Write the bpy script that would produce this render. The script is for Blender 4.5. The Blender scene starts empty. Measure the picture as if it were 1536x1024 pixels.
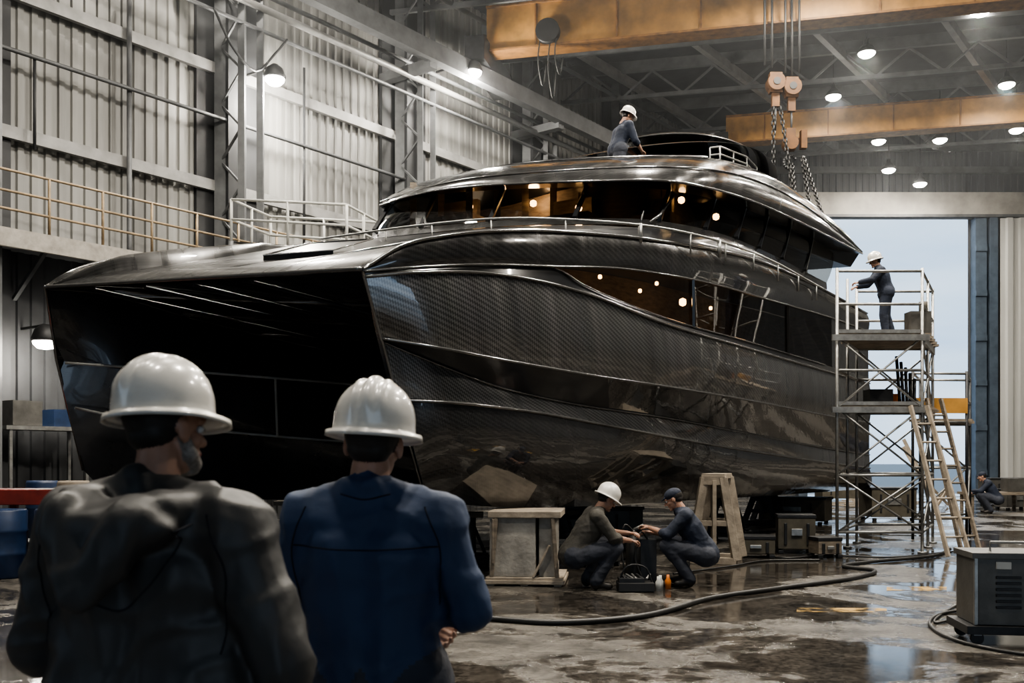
import bpy, math, random
import numpy as np
from mathutils import Vector, Matrix, noise
random.seed(4)
F=1493.3; H=1.55; HY=690.0
V=Vector
def P(px,py,d): return V(((px-768)/F*d, d, H+(HY-py)/F*d))
scene=bpy.context.scene
# ------------------------------------------------------------------ materials
def newmat(name):
    m=bpy.data.materials.new(name); m.use_nodes=True
    nt=m.node_tree; b=nt.nodes['Principled BSDF']; return m,nt,b
def N(nt,t,**k):
    n=nt.nodes.new(t)
    for a,v in k.items(): setattr(n,a,v)
    return n
def mat(name,col,rough=.5,metal=0,var=.25,vscale=4,bump=0,bscale=40,coat=0,stretch=(1,1,1),emit=None,estr=0,rvar=.0,thr=(.3,.7),bdist=.02):
    m,nt,b=newmat(name)
    tc=N(nt,'ShaderNodeTexCoord'); mp=N(nt,'ShaderNodeMapping'); mp.inputs['Scale'].default_value=stretch
    nt.links.new(tc.outputs['Object'],mp.inputs['Vector'])
    nz=N(nt,'ShaderNodeTexNoise'); nz.inputs['Scale'].default_value=vscale; nz.inputs['Detail'].default_value=6; nz.inputs['Roughness'].default_value=.6
    nt.links.new(mp.outputs[0],nz.inputs['Vector'])
    cr=N(nt,'ShaderNodeValToRGB'); cr.color_ramp.elements[0].position=thr[0]; cr.color_ramp.elements[1].position=thr[1]
    c=V(col); a=c*(1-var); d=c*(1+var*.6)
    cr.color_ramp.elements[0].color=(*a,1); cr.color_ramp.elements[1].color=(*d,1)
    nt.links.new(nz.outputs[0],cr.inputs[0]); nt.links.new(cr.outputs[0],b.inputs['Base Color'])
    b.inputs['Roughness'].default_value=rough; b.inputs['Metallic'].default_value=metal
    if rvar:
        mr=N(nt,'ShaderNodeMapRange'); mr.inputs['From Min'].default_value=.3; mr.inputs['From Max'].default_value=.7
        mr.inputs['To Min'].default_value=max(.02,rough-rvar); mr.inputs['To Max'].default_value=min(1,rough+rvar)
        nt.links.new(nz.outputs[0],mr.inputs['Value']); nt.links.new(mr.outputs[0],b.inputs['Roughness'])
    if coat: b.inputs['Coat Weight'].default_value=coat; b.inputs['Coat Roughness'].default_value=.06
    if bump:
        n2=N(nt,'ShaderNodeTexNoise'); n2.inputs['Scale'].default_value=bscale; n2.inputs['Detail'].default_value=5
        nt.links.new(mp.outputs[0],n2.inputs['Vector'])
        bp=N(nt,'ShaderNodeBump'); bp.inputs['Strength'].default_value=bump; bp.inputs['Distance'].default_value=bdist
        nt.links.new(n2.outputs[0],bp.inputs['Height']); nt.links.new(bp.outputs[0],b.inputs['Normal'])
    if emit: b.inputs['Emission Color'].default_value=(*emit,1); b.inputs['Emission Strength'].default_value=estr
    return m
def carbon(name,base=.022,contrast=1.0,rough=.22,coat=1.0,bumpd=.03,metal=.45,cior=1.9):
    m,nt,b=newmat(name)
    uv=N(nt,'ShaderNodeUVMap'); uv.uv_map='UVMap'
    mp=N(nt,'ShaderNodeMapping'); mp.inputs['Rotation'].default_value=(0,0,math.radians(32)); mp.inputs['Scale'].default_value=(1,.42,1); nt.links.new(uv.outputs[0],mp.inputs['Vector'])
    ck=N(nt,'ShaderNodeTexChecker'); ck.inputs['Scale'].default_value=48
    nt.links.new(mp.outputs[0],ck.inputs['Vector'])
    lo=base*(1-.5*contrast); hi=base*(1+1.2*contrast)
    ck.inputs['Color1'].default_value=(lo,lo,lo*1.03,1); ck.inputs['Color2'].default_value=(hi,hi*.99,hi*.97,1)
    nz=N(nt,'ShaderNodeTexNoise'); nz.inputs['Scale'].default_value=.9; nz.inputs['Detail'].default_value=5
    nt.links.new(uv.outputs[0],nz.inputs['Vector'])
    mp2=N(nt,'ShaderNodeMapping'); mp2.inputs['Scale'].default_value=(2.2,.12,1); nt.links.new(uv.outputs[0],mp2.inputs['Vector'])
    nv=N(nt,'ShaderNodeTexNoise'); nv.inputs['Scale'].default_value=1.6; nv.inputs['Detail'].default_value=3; nt.links.new(mp2.outputs[0],nv.inputs['Vector'])
    mx=N(nt,'ShaderNodeMix',data_type='RGBA',blend_type='MULTIPLY'); mx.inputs[0].default_value=.7
    nt.links.new(ck.outputs['Color'],mx.inputs[6]); nt.links.new(nv.outputs['Color'],mx.inputs[7])
    hs=N(nt,'ShaderNodeHueSaturation'); hs.inputs['Saturation'].default_value=.12; hs.inputs['Value'].default_value=1.7
    nt.links.new(mx.outputs[2],hs.inputs['Color']); nt.links.new(hs.outputs[0],b.inputs['Base Color'])
    mr=N(nt,'ShaderNodeMapRange'); mr.inputs['From Min'].default_value=.3; mr.inputs['From Max'].default_value=.7
    mr.inputs['To Min'].default_value=rough*.6; mr.inputs['To Max'].default_value=rough*1.5
    nt.links.new(nv.outputs[0],mr.inputs['Value']); nt.links.new(mr.outputs[0],b.inputs['Roughness'])
    b.inputs['Metallic'].default_value=metal; b.inputs['Coat Weight'].default_value=coat; b.inputs['Coat Roughness'].default_value=.03; b.inputs['Coat IOR'].default_value=cior
    bp=N(nt,'ShaderNodeBump'); bp.inputs['Strength'].default_value=.25; bp.inputs['Distance'].default_value=bumpd
    nt.links.new(nz.outputs[0],bp.inputs['Height']); nt.links.new(bp.outputs[0],b.inputs['Normal']); nt.links.new(bp.outputs[0],b.inputs['Coat Normal'])
    return m
M={}
M['carbon']=carbon('hull_carbon',.085,.75,.32,1,metal=.6)
M['carbon_gloss']=carbon('carbon_gloss',.035,.5,.2,1,metal=.5)
M['deck']=carbon('deck_carbon',.012,.4,.3,.4,.01,.1,1.5)
M['black']=mat('black_composite',(.012,.013,.015),.28,0,.3,2,coat=.4)
M['tunnel']=mat('tunnel_black',(.05,.053,.058),.3,.4,.4,1.2,coat=1,rvar=.08)
M['chine']=mat('chine_edge_glint',(.24,.24,.24),.2,.8,.2,5)  # pale metal for edge tubes that imitate highlights on the knuckles
M['trim']=mat('polished_trim_and_glint',(.34,.34,.34),.2,.9,.2,5)  # frame trim, also bright tubes that imitate edge highlights
M['steel']=mat('galvanised_steel',(.33,.33,.32),.42,.75,.35,8)
M['railpaint']=mat('rail_paint',(.30,.28,.25),.5,.1,.3,6)
M['rust']=mat('rusty_rail',(.28,.21,.13),.6,.2,.4,6)
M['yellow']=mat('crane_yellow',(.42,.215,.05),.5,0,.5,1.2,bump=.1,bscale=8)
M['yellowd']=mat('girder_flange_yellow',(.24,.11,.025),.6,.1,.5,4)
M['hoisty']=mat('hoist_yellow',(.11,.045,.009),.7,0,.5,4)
M['darkmetal']=mat('dark_metal',(.035,.036,.038),.5,.5,.4,5)
M['greymetal']=mat('grey_structure',(.12,.125,.13),.55,.2,.35,2)
M['lightmetal']=mat('light_structure',(.25,.25,.245),.5,.2,.3,2)
M['wood']=mat('weathered_wood',(.21,.175,.135),.75,0,.45,5,bump=.3,stretch=(1,1,4))
M['palewood']=mat('pale_timber',(.33,.28,.22),.75,0,.4,5,bump=.3,bscale=30)
M['concblock']=mat('painted_block',(.33,.31,.275),.75,0,.55,3,bump=.3,bscale=25)
M['rubber']=mat('rubber',(.018,.018,.018),.5,0,.3,5)
M['red']=mat('red_paint',(.22,.03,.022),.5,0,.4,4)
M['blue']=mat('blue_paint',(.012,.03,.08),.45,0,.4,4)
M['machine']=mat('machine_grey',(.10,.097,.09),.45,.3,.35,4,bump=.1)
M['greenbox']=mat('olive_box',(.09,.08,.06),.6,.1,.4,4)
M['orange']=mat('orange_plastic',(.6,.18,.03),.5)
M['white']=mat('white_plastic',(.5,.5,.47),.4,0,.15,4)
M['lamp']=mat('lamp_glow',(1,1,1),.5,emit=(1,.93,.82),estr=90)
M['lampw']=mat('warm_lamp_glow',(1,1,1),.5,emit=(1,.62,.28),estr=24)
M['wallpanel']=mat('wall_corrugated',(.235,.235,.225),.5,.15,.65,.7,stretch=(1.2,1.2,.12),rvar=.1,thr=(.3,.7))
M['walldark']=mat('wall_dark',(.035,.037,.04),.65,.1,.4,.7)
M['backpanel']=mat('back_panel',(.085,.09,.097),.6,.1,.4,.8,stretch=(1,1,.2))
M['doorleaf']=mat('door_leaf',(.46,.46,.44),.5,.1,.25,.8,stretch=(1,1,.15))
M['doorframe']=mat('door_frame',(.09,.12,.16),.5,.3,.3,2)
M['lintel']=mat('door_lintel',(.36,.345,.31),.7,0,.35,1)
M['ceil']=mat('roof_deck',(.04,.043,.048),.7,.1,.4,1.5)
m,nt,b=newmat('tinted_glass')
for n in list(nt.nodes):
    if n.type!='OUTPUT_MATERIAL': nt.nodes.remove(n)
out=[n for n in nt.nodes if n.type=='OUTPUT_MATERIAL'][0]
fr=N(nt,'ShaderNodeFresnel'); fr.inputs[0].default_value=1.5
tr=N(nt,'ShaderNodeBsdfTransparent'); tr.inputs[0].default_value=(.38,.34,.29,1)
gl=N(nt,'ShaderNodeBsdfGlossy'); gl.inputs['Roughness'].default_value=.02; gl.inputs['Color'].default_value=(.8,.8,.8,1)
mx=N(nt,'ShaderNodeMixShader'); nt.links.new(fr.outputs[0],mx.inputs[0]); nt.links.new(tr.outputs[0],mx.inputs[1]); nt.links.new(gl.outputs[0],mx.inputs[2])
nt.links.new(mx.outputs[0],out.inputs[0]); M['glass']=m
# floor
m,nt,b=newmat('wet_concrete')
tc=N(nt,'ShaderNodeTexCoord')
n1=N(nt,'ShaderNodeTexNoise'); n1.inputs['Scale'].default_value=.5; n1.inputs['Detail'].default_value=8; n1.inputs['Roughness'].default_value=.66; n1.inputs['Distortion'].default_value=.5
n2=N(nt,'ShaderNodeTexNoise'); n2.inputs['Scale'].default_value=2.2; n2.inputs['Detail'].default_value=10; n2.inputs['Roughness'].default_value=.75
n3=N(nt,'ShaderNodeTexNoise'); n3.inputs['Scale'].default_value=18; n3.inputs['Detail'].default_value=7; n3.inputs['Roughness'].default_value=.75
for n in (n1,n2,n3): nt.links.new(tc.outputs['Object'],n.inputs['Vector'])
wet=N(nt,'ShaderNodeMapRange',interpolation_type='SMOOTHSTEP'); wet.inputs['From Min'].default_value=.445; wet.inputs['From Max'].default_value=.525
nt.links.new(n1.outputs[0],wet.inputs['Value'])
c1=N(nt,'ShaderNodeValToRGB'); e=c1.color_ramp.elements; e[0].position=.38; e[0].color=(.04,.036,.031,1); e[1].position=.62; e[1].color=(.24,.22,.19,1)
nt.links.new(n2.outputs[0],c1.inputs[0])
c3=N(nt,'ShaderNodeValToRGB'); e=c3.color_ramp.elements; e[0].position=.40; e[0].color=(.3,.3,.3,1); e[1].position=.58; e[1].color=(1,1,1,1)
nt.links.new(n3.outputs[0],c3.inputs[0])
ma=N(nt,'ShaderNodeMix',data_type='RGBA',blend_type='MULTIPLY'); ma.inputs[0].default_value=1
nt.links.new(c1.outputs[0],ma.inputs[6]); nt.links.new(c3.outputs[0],ma.inputs[7])
mb_=N(nt,'ShaderNodeMix',data_type='RGBA',blend_type='MULTIPLY'); mb_.inputs[7].default_value=(.36,.35,.35,1)
nt.links.new(wet.outputs[0],mb_.inputs[0]); nt.links.new(ma.outputs[2],mb_.inputs[6]); nt.links.new(mb_.outputs[2],b.inputs['Base Color'])
ro=N(nt,'ShaderNodeMapRange'); ro.inputs['To Min'].default_value=.32; ro.inputs['To Max'].default_value=.04
nt.links.new(wet.outputs[0],ro.inputs['Value']); nt.links.new(ro.outputs[0],b.inputs['Roughness'])
bp=N(nt,'ShaderNodeBump'); bp.inputs['Distance'].default_value=.03
bs=N(nt,'ShaderNodeMapRange'); bs.inputs['To Min'].default_value=.9; bs.inputs['To Max'].default_value=.02
nt.links.new(wet.outputs[0],bs.inputs['Value']); nt.links.new(bs.outputs[0],bp.inputs['Strength'])
nt.links.new(n3.outputs[0],bp.inputs['Height']); nt.links.new(bp.outputs[0],b.inputs['Normal'])
M['floor']=m
m,nt,b=newmat('worn_yellow_paint'); b.inputs['Base Color'].default_value=(.45,.27,.05,1)
tc=N(nt,'ShaderNodeTexCoord'); nz=N(nt,'ShaderNodeTexNoise'); nz.inputs['Scale'].default_value=4; nz.inputs['Detail'].default_value=8
nt.links.new(tc.outputs['Object'],nz.inputs['Vector'])
mr=N(nt,'ShaderNodeMapRange'); mr.inputs['From Min'].default_value=.42; mr.inputs['From Max'].default_value=.58; mr.inputs['To Max'].default_value=.8
nt.links.new(nz.outputs[0],mr.inputs['Value']); nt.links.new(mr.outputs[0],b.inputs['Alpha']); M['worn']=m

# ------------------------------------------------------------------ mesh builder
class MB:
    def __init__(s): s.v=[];s.f=[];s.m=[];s.uv=[];s.sm=[];s.mats=[]
    def mi(s,k):
        if k not in s.mats: s.mats.append(k)
        return s.mats.index(k)
    def face(s,idx,mk,uv=None,sm=False):
        s.f.append(tuple(idx)); s.m.append(s.mi(mk)); s.uv.append(uv or [(0,0)]*len(idx)); s.sm.append(sm)
    def box(s,c,size,mk,rot=None):
        hx,hy,hz=[a/2 for a in size]; R=rot or Matrix.Identity(3); c=V(c); o=len(s.v)
        for z in(-hz,hz):
            for x,y in((-hx,-hy),(hx,-hy),(hx,hy),(-hx,hy)): s.v.append(c+R@V((x,y,z)))
        for q in((0,3,2,1),(4,5,6,7),(0,1,5,4),(1,2,6,5),(2,3,7,6),(3,0,4,7)): s.face([o+i for i in q],mk)
    def beam(s,a,b_,w,h,mk):
        a=V(a);b_=V(b_);d=b_-a;L=d.length;d.normalize()
        up=V((0,0,1)) if abs(d.z)<.95 else V((1,0,0))
        x=d; y=up.cross(x).normalized(); z=x.cross(y)
        s.box((a+b_)/2,(L,w,h),mk,Matrix((x,y,z)).transposed())
    def cyl(s,a,b_,r1,mk,r2=None,seg=8,caps=True):
        a=V(a);b_=V(b_); r2=r1 if r2 is None else r2; d=(b_-a).normalized()
        u=d.cross(V((0,0,1)) if abs(d.z)<.9 else V((1,0,0))).normalized(); w=d.cross(u); o=len(s.v)
        for p,r in((a,r1),(b_,r2)):
            for i in range(seg):
                t=2*math.pi*i/seg; s.v.append(p+u*(r*math.cos(t))+w*(r*math.sin(t)))
        for i in range(seg):
            j=(i+1)%seg; s.face((o+i,o+j,o+seg+j,o+seg+i),mk,sm=True)
        if caps: s.face([o+i for i in range(seg)][::-1],mk); s.face([o+seg+i for i in range(seg)],mk)
    def tube(s,pts,r,mk,seg=6):
        pts=[V(p) for p in pts]; o=len(s.v); n=len(pts)
        for i,p in enumerate(pts):
            d=(pts[min(i+1,n-1)]-pts[max(i-1,0)]).normalized()
            u=d.cross(V((0,0,1)) if abs(d.z)<.97 else V((1,0,0))).normalized(); w=d.cross(u)
            for k in range(seg):
                t=2*math.pi*k/seg; s.v.append(p+u*(r*math.cos(t))+w*(r*math.sin(t)))
        for i in range(n-1):
            for k in range(seg):
                j=(k+1)%seg; s.face((o+i*seg+k,o+i*seg+j,o+(i+1)*seg+j,o+(i+1)*seg+k),mk,sm=True)
        s.face([o+k for k in range(seg)],mk); s.face([o+(n-1)*seg+k for k in range(seg)],mk)
    def lathe(s,c,prof,mk,seg=20,axis=None):
        c=V(c); o=len(s.v); R=axis or Matrix.Identity(3)
        for r,z in prof:
            for k in range(seg):
                t=2*math.pi*k/seg; s.v.append(c+R@V((r*math.cos(t),r*math.sin(t),z)))
        for i in range(len(prof)-1):
            for k in range(seg):
                j=(k+1)%seg; s.face((o+i*seg+k,o+i*seg+j,o+(i+1)*seg+j,o+(i+1)*seg+k),mk,sm=True)
        s.face([o+k for k in range(seg)][::-1],mk); s.face([o+(len(prof)-1)*seg+k for k in range(seg)],mk)
    def poly(s,pts,mk):
        o=len(s.v); s.v+= [V(p) for p in pts]; s.face(range(o,o+len(pts)),mk)
    def strip(s,A,B,mk,m=4,bulge=0.,ref=V((.5,-.8,.2)),v0=0):
        n=len(A); o=len(s.v); cu=[0]
        for i in range(1,n): cu.append(cu[-1]+(A[i]-A[i-1]).length)
        for j in range(m+1):
            t=j/m
            for i in range(n):
                p=A[i].lerp(B[i],t)
                if bulge:
                    d=(A[min(i+1,n-1)]-A[max(i-1,0)]); nn=d.cross(B[i]-A[i])
                    if nn.length>1e-6:
                        nn.normalize()
                        if nn.dot(ref)<0: nn=-nn
                        p=p+nn*(bulge*4*t*(1-t)*min(1,(B[i]-A[i]).length))
                s.v.append(p)
        mid=n//2; tot=(A[min(mid+2,n-1)]-A[max(mid-2,0)]).cross(B[mid]-A[mid]); flip=tot.dot(ref)<0
        for j in range(m):
            for i in range(n-1):
                a=o+j*n+i; q=[a,a+1,a+n+1,a+n]
                k=mk(i/(n-1),j/m) if callable(mk) else mk
                W0=(B[i]-A[i]).length; W1=(B[i+1]-A[i+1]).length
                uv=[(cu[i],v0+W0*j/m),(cu[i+1],v0+W1*j/m),(cu[i+1],v0+W1*(j+1)/m),(cu[i],v0+W0*(j+1)/m)]
                if flip: q=q[::-1]; uv=uv[::-1]
                s.face(q,k,uv,True)
    def build(s,name,parent=None,bevel=0,origin=None):
        c=V(origin) if origin else None
        if c is None:
            if s.v:
                a=np.array([list(p) for p in s.v]); c=V(((a[:,0].min()+a[:,0].max())/2,(a[:,1].min()+a[:,1].max())/2,a[:,2].min()))
            else: c=V((0,0,0))
        me=bpy.data.meshes.new(name); me.from_pydata([tuple(p-c) for p in s.v],[],s.f)
        for k in s.mats: me.materials.append(M[k])
        me.polygons.foreach_set('material_index',s.m); me.polygons.foreach_set('use_smooth',s.sm)
        ul=me.uv_layers.new(name='UVMap'); flat=[x for u in s.uv for q in u for x in q]
        ul.data.foreach_set('uv',flat); me.update()
        ob=bpy.data.objects.new(name,me); scene.collection.objects.link(ob); ob.location=c
        if parent: ob.parent=parent; ob.location=c-parent.location
        if bevel:
            bm=ob.modifiers.new('bevel','BEVEL'); bm.width=bevel; bm.segments=2; bm.limit_method='ANGLE'
        return ob
def empty(name,loc=(0,0,0)):
    e=bpy.data.objects.new(name,None); e.location=loc; e.empty_display_size=.3; scene.collection.objects.link(e); return e
def rz(a): return Matrix.Rotation(math.radians(a),3,'Z')
def crom(xs,ys,x):
    n=len(xs)
    t=np.zeros(n)
    for i in range(n):
        if i==0: t[i]=(ys[1]-ys[0])/(xs[1]-xs[0])
        elif i==n-1: t[i]=(ys[-1]-ys[-2])/(xs[-1]-xs[-2])
        else:
            a=(ys[i]-ys[i-1])/(xs[i]-xs[i-1]); c=(ys[i+1]-ys[i])/(xs[i+1]-xs[i]); t[i]=(a+c)/2
    i=min(max(int(np.searchsorted(xs,x))-1,0),n-2); h=xs[i+1]-xs[i]; u=(x-xs[i])/h; u=min(max(u,0),1)
    return ((2*u**3-3*u**2+1)*ys[i]+(u**3-2*u**2+u)*h*t[i]+(-2*u**3+3*u**2)*ys[i+1]+(u**3-u**2)*h*t[i+1])
def smooth3(pts,n):
    pts=[V(p) for p in pts]; cu=[0]
    for i in range(1,len(pts)): cu.append(cu[-1]+max(1e-4,(pts[i]-pts[i-1]).length))
    return [V([crom(cu,[p[k] for p in pts],cu[-1]*j/(n-1)) for k in range(3)]) for j in range(n)]
def measured(row,n):
    xs=[r[0] for r in row]
    out=[]
    for j in range(n):
        x=xs[0]+(xs[-1]-xs[0])*j/(n-1)
        out.append(P(x,crom(xs,[r[1] for r in row],x),crom(xs,[r[2] for r in row],x)))
    return out

# ------------------------------------------------------------------ hall
WD=V((.6,.8,0)); WN=V((.8,-.6,0)); W0=V((-11,20,0))
def W(t,off=0,z=0): return W0+WD*t+WN*off+V((0,0,z))
def corrug(mb,a,b_,z0,z1,mk,nrm,pitch=.3,dep=.05):
    a=V(a);b_=V(b_); L=(b_-a).length; d=(b_-a)/L; n=int(L/pitch); pr=[]
    for i in range(n):
        x=i*pitch
        for q,h in((0,0),(.42,0),(.5,1),(.92,1)): pr.append((x+q*pitch,h*dep))
    pr.append((L,0)); o=len(mb.v)
    for z in(z0,z1):
        for x,h in pr: mb.v.append(a+d*x+nrm*h+V((0,0,z)))
    k=len(pr)
    for i in range(k-1): mb.face((o+i,o+i+1,o+k+i+1,o+k+i),mk)
ZC=16.5
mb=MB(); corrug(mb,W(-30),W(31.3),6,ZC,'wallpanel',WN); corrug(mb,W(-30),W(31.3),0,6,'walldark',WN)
mb.build('wall_left')
mb=MB()
for z in(8.3,11.2,14.2): mb.beam(W(-28,.22,z),W(31,.22,z),.12,.26,'lightmetal')
for t in(-18,-12,-6,-.2,6.2,12.6,19,25):
    for o_,w in((.35,.3),(1.15,.16)):
        mb.beam(W(t-.28,o_,0),W(t-.28,o_,ZC),.12,w,'greymetal'); mb.beam(W(t+.28,o_,0),W(t+.28,o_,ZC),.12,w,'greymetal')
    mb.box(W(t,.5,ZC/2),(.5,.2,ZC),'walldark',rz(53.1))
    mb.box(W(t+.1,.1,ZC/2),(1.9,.12,ZC),'walldark',rz(53.1))
    z=.5
    while z<ZC-1.3:
        mb.beam(W(t-.28,.35,z),W(t-.28,1.15,z+.7),.05,.05,'greymetal'); mb.beam(W(t-.28,1.15,z+.7),W(t-.28,.35,z+1.4),.05,.05,'greymetal'); z+=1.4
mb.build('wall_column_frames')
mb=MB()
for z,o_,r in((12.6,1.3,.09),(12.95,1.3,.06),(13.5,1.4,.1),(12.1,1.2,.05),(14.9,1.9,.07),(9.9,.5,.05)):
    mb.cyl(W(-25,o_,z),W(31,o_,z),r,'greymetal' if r<.08 else 'lightmetal')
mb.cyl(W(-9,.4,0),W(-9,.4,11),.08,'greymetal'); mb.cyl(W(3.4,.4,0),W(3.4,.4,12),.06,'greymetal')
for t,z0_,z1_ in((-1.6,6.3,9.8),(1.2,8,9.9),(8.5,6.5,12)): mb.cyl(W(t,.45,z0_),W(t,.45,z1_),.035,'walldark')
mb.tube(smooth3([W(5,1.3,12.1),W(5.6,1.3,11.3),W(6.2,1.3,11.0),W(6.8,1.3,11.6),W(7.2,1.3,12.1)],16),.03,'walldark')
mb.build('overhead_pipe_run')
YB=45
mb=MB(); nb=V((0,-1,0))
corrug(mb,(6,YB,0),(13,YB,0),0,ZC,'backpanel',nb); corrug(mb,(13,YB,0),(20.6,YB,0),13.4,ZC,'backpanel',nb); corrug(mb,(20.6,YB,0),(29,YB,0),0,ZC,'backpanel',nb)
for z in(14.6,15.6): mb.beam((6,YB-.2,z),(29,YB-.2,z),.1,.3,'greymetal')
mb.build('wall_back')
mb=MB(); mb.box((17.5,YB-.35,12.95),(21,.5,1.1),'lintel'); mb.box((17.5,YB-.5,12.45),(21,.3,.12),'greymetal'); mb.build('trim_1')
mb=MB(); mb.box((20.95,YB-.3,6.2),(.5,.5,12.4),'doorframe'); mb.box((21.5,YB-.45,6.2),(.35,.3,12.4),'doorframe'); mb.box((13.0,YB-.3,6.2),(.4,.5,12.4),'doorframe')
for z in(1,3,5,7,9,11): mb.box((20.95,YB-.58,z),(.5,.06,.25),'doorframe')
mb.build('door_frame')
mb=MB(); corrug(mb,(21.7,YB-.75,0),(28.6,YB-.75,0),.1,12.3,'doorleaf',nb,pitch=.55,dep=.14); mb.build('door_1')
mb=MB()
corrug(mb,(29,-14,0),(29,YB,0),0,ZC,'backpanel',V((-1,0,0)),pitch=.6); mb.build('wall_right')
mb=MB(); corrug(mb,(-32,-14,0),(-2,-14,0),0,ZC,'backpanel',V((0,1,0)),pitch=.6); corrug(mb,(12,-14,0),(29,-14,0),0,ZC,'backpanel',V((0,1,0)),pitch=.6)
corrug(mb,(-2,-14,0),(12,-14,0),7.5,ZC,'backpanel',V((0,1,0)),pitch=.6); mb.build('wall_rear')
mb=MB(); mb.poly([(-34,-15,0),(29.5,-15,0),(29.5,46,0),(-34,46,0)],'floor'); mb.build('floor')
mb=MB(); mb.poly([(-200,46,-.02),(200,46,-.02),(200,400,-.02),(-200,400,-.02)],'greymetal'); mb.poly([(-200,-200,-.02),(200,-200,-.02),(200,-15,-.02),(-200,-15,-.02)],'greymetal'); mb.build('exterior_ground')
mb=MB(); mb.box((-2,16,ZC+.1),(64,62,.15),'ceil'); mb.build('ceiling')
CD=V((.973,-.232,0))
mb=MB()
for k in range(-1,9):
    a=V((-12,14+4.4*k,ZC-.55)); 
    if a.y-.232*42>40: continue
    s0=a; e0=a+CD*42
    if a.y>44: s0=a+CD*((a.y-44)/.232)
    mb.beam(s0,e0,.16,.4,'greymetal'); mb.beam(s0-V((0,0,1.1)),e0-V((0,0,1.1)),.1,.14,'greymetal')
    L=(e0-s0).length; n=int(L/2.2)
    for i in range(n):
        p=s0+CD*(i*2.2)-V((0,0,.2)); mb.beam(p,p+CD*1.1-V((0,0,.9)),.07,.07,'greymetal'); mb.beam(p+CD*1.1-V((0,0,.9)),p+CD*2.2,.07,.07,'greymetal')
mb.build('roof_trusses')
mb=MB()
for x0 in(-22,-17.5,-13,-8.5,-4,.5,5,9.5):
    a=V((x0,14,ZC-.25)); L=min(38.5,(28.5-x0)/.6); 
    mb.beam(a-V((0,0,.6)),a-V((0,0,.6))+WD*L,.2,.3,'lightmetal')
mb.build('roof_purlins')

# crane
def crane(name,a,L,zb,zt,w,drum=True):
    r=empty(name,a); mb=MB(); h=zt-zb; zc=(zb+zt)/2
    A=V((a[0],a[1],0)); Nn=V((.232,.973,0))
    q=A
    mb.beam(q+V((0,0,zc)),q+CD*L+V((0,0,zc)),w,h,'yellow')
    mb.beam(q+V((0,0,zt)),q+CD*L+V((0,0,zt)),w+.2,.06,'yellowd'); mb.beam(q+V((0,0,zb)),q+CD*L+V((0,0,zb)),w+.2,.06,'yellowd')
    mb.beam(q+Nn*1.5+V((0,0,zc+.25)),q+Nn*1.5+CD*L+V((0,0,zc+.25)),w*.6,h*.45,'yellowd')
    i=1.5
    while i<L: mb.box(q+CD*i+V((0,0,zc))-Nn*(w/2+.02),(.05,.05,h),'yellowd',rz(-13.4)); i+=2.4
    mb.build('girders',r)
    mb=MB(); mb.box(A+Nn*.8+V((0,0,zb-.1))-CD*.2,(.6,3.4,.7),'darkmetal',rz(-13.4))
    if drum:
        c=A+CD*1.9+V((0,0,zb+.35)); mb.cyl(c-Nn*.55,c-Nn*.28,.35,'rubber',seg=20)
        for dx,L_ in((-.2,1.6),(.1,2.0),(.3,1.3)): mb.tube(smooth3([c+CD*dx-Nn*.4,c+CD*(dx-.1)-Nn*.4-V((0,0,L_*.5)),c+CD*(dx+.05)-Nn*.4-V((0,0,L_)),c+CD*(dx+.15)-Nn*.4-V((0,0,L_*.6))],12),.022,'rubber')
    mb.build('end_truck',r); return r
c1=crane('overhead_crane',(-.7,30,13.75),24,13.75,15.05,.5)
c2=crane('overhead_crane',(8.6,40,14.2),17,14.2,15.25,.5,False)
mb=MB(); q0=V((-11.2,16,13.0)); q1=q0+WD*34; mb.beam(q0,q1,.3,.5,'greymetal'); mb.beam(q0+V((0,0,.28)),q1+V((0,0,.28)),.08,.08,'steel')
for t in(2,8.2,15,21.4,27.8): mb.beam(q0+WD*t-V((0,0,.3)),q0+WD*t-WN*2.0-V((0,0,.3)),.3,.25,'greymetal')
mb.build('crane_runway')
hr=empty('crane_hoist',P(1180,0,27.4))
mb=MB()
top=15.2
def up(px,d,z): return V(((px-768)/F*d,d,z))
for px,d in((1147,27.4),(1158,27.6),(1178,27.4),(1188,27.6),(1199,27.4)):
    mb.cyl(up(px,d,12.4 if px<1170 else 12.2),up(px,d,top),.035,'rubber',seg=6)
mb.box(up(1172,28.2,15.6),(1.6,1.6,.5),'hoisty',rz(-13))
mb.build('cables',hr)
mb=MB()
for px,py in((1163,125),(1187,132)):
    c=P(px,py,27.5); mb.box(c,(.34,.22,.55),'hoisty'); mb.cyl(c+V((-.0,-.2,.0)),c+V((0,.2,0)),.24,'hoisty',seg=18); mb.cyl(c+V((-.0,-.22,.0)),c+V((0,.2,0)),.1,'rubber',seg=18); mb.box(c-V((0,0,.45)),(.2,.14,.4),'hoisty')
    mb.cyl(c-V((0,0,.6)),c-V((0,0,1.3)),.03,'darkmetal')
c=P(1185,215,27.5); mb.box(c+V((0,0,.1)),(.26,.2,.6),'hoisty'); mb.cyl(c+V((0,-.16,0)),c+V((0,.16,0)),.2,'hoisty',seg=16)
c=P(1205,215,27.5); mb.box(c+V((0,0,.1)),(.16,.2,.5),'hoisty')
for k in range(12):
    t=math.radians(20+k*22); p=P(1185,238,27.5)+V((.18*math.cos(t),0,.18*math.sin(t)-.1)); q=P(1185,238,27.5)+V((.18*math.cos(t+.4),0,.18*math.sin(t+.4)-.1)); mb.cyl(p,q,.035,'darkmetal')
mb.build('hook_blocks',hr)
mb=MB()
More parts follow.
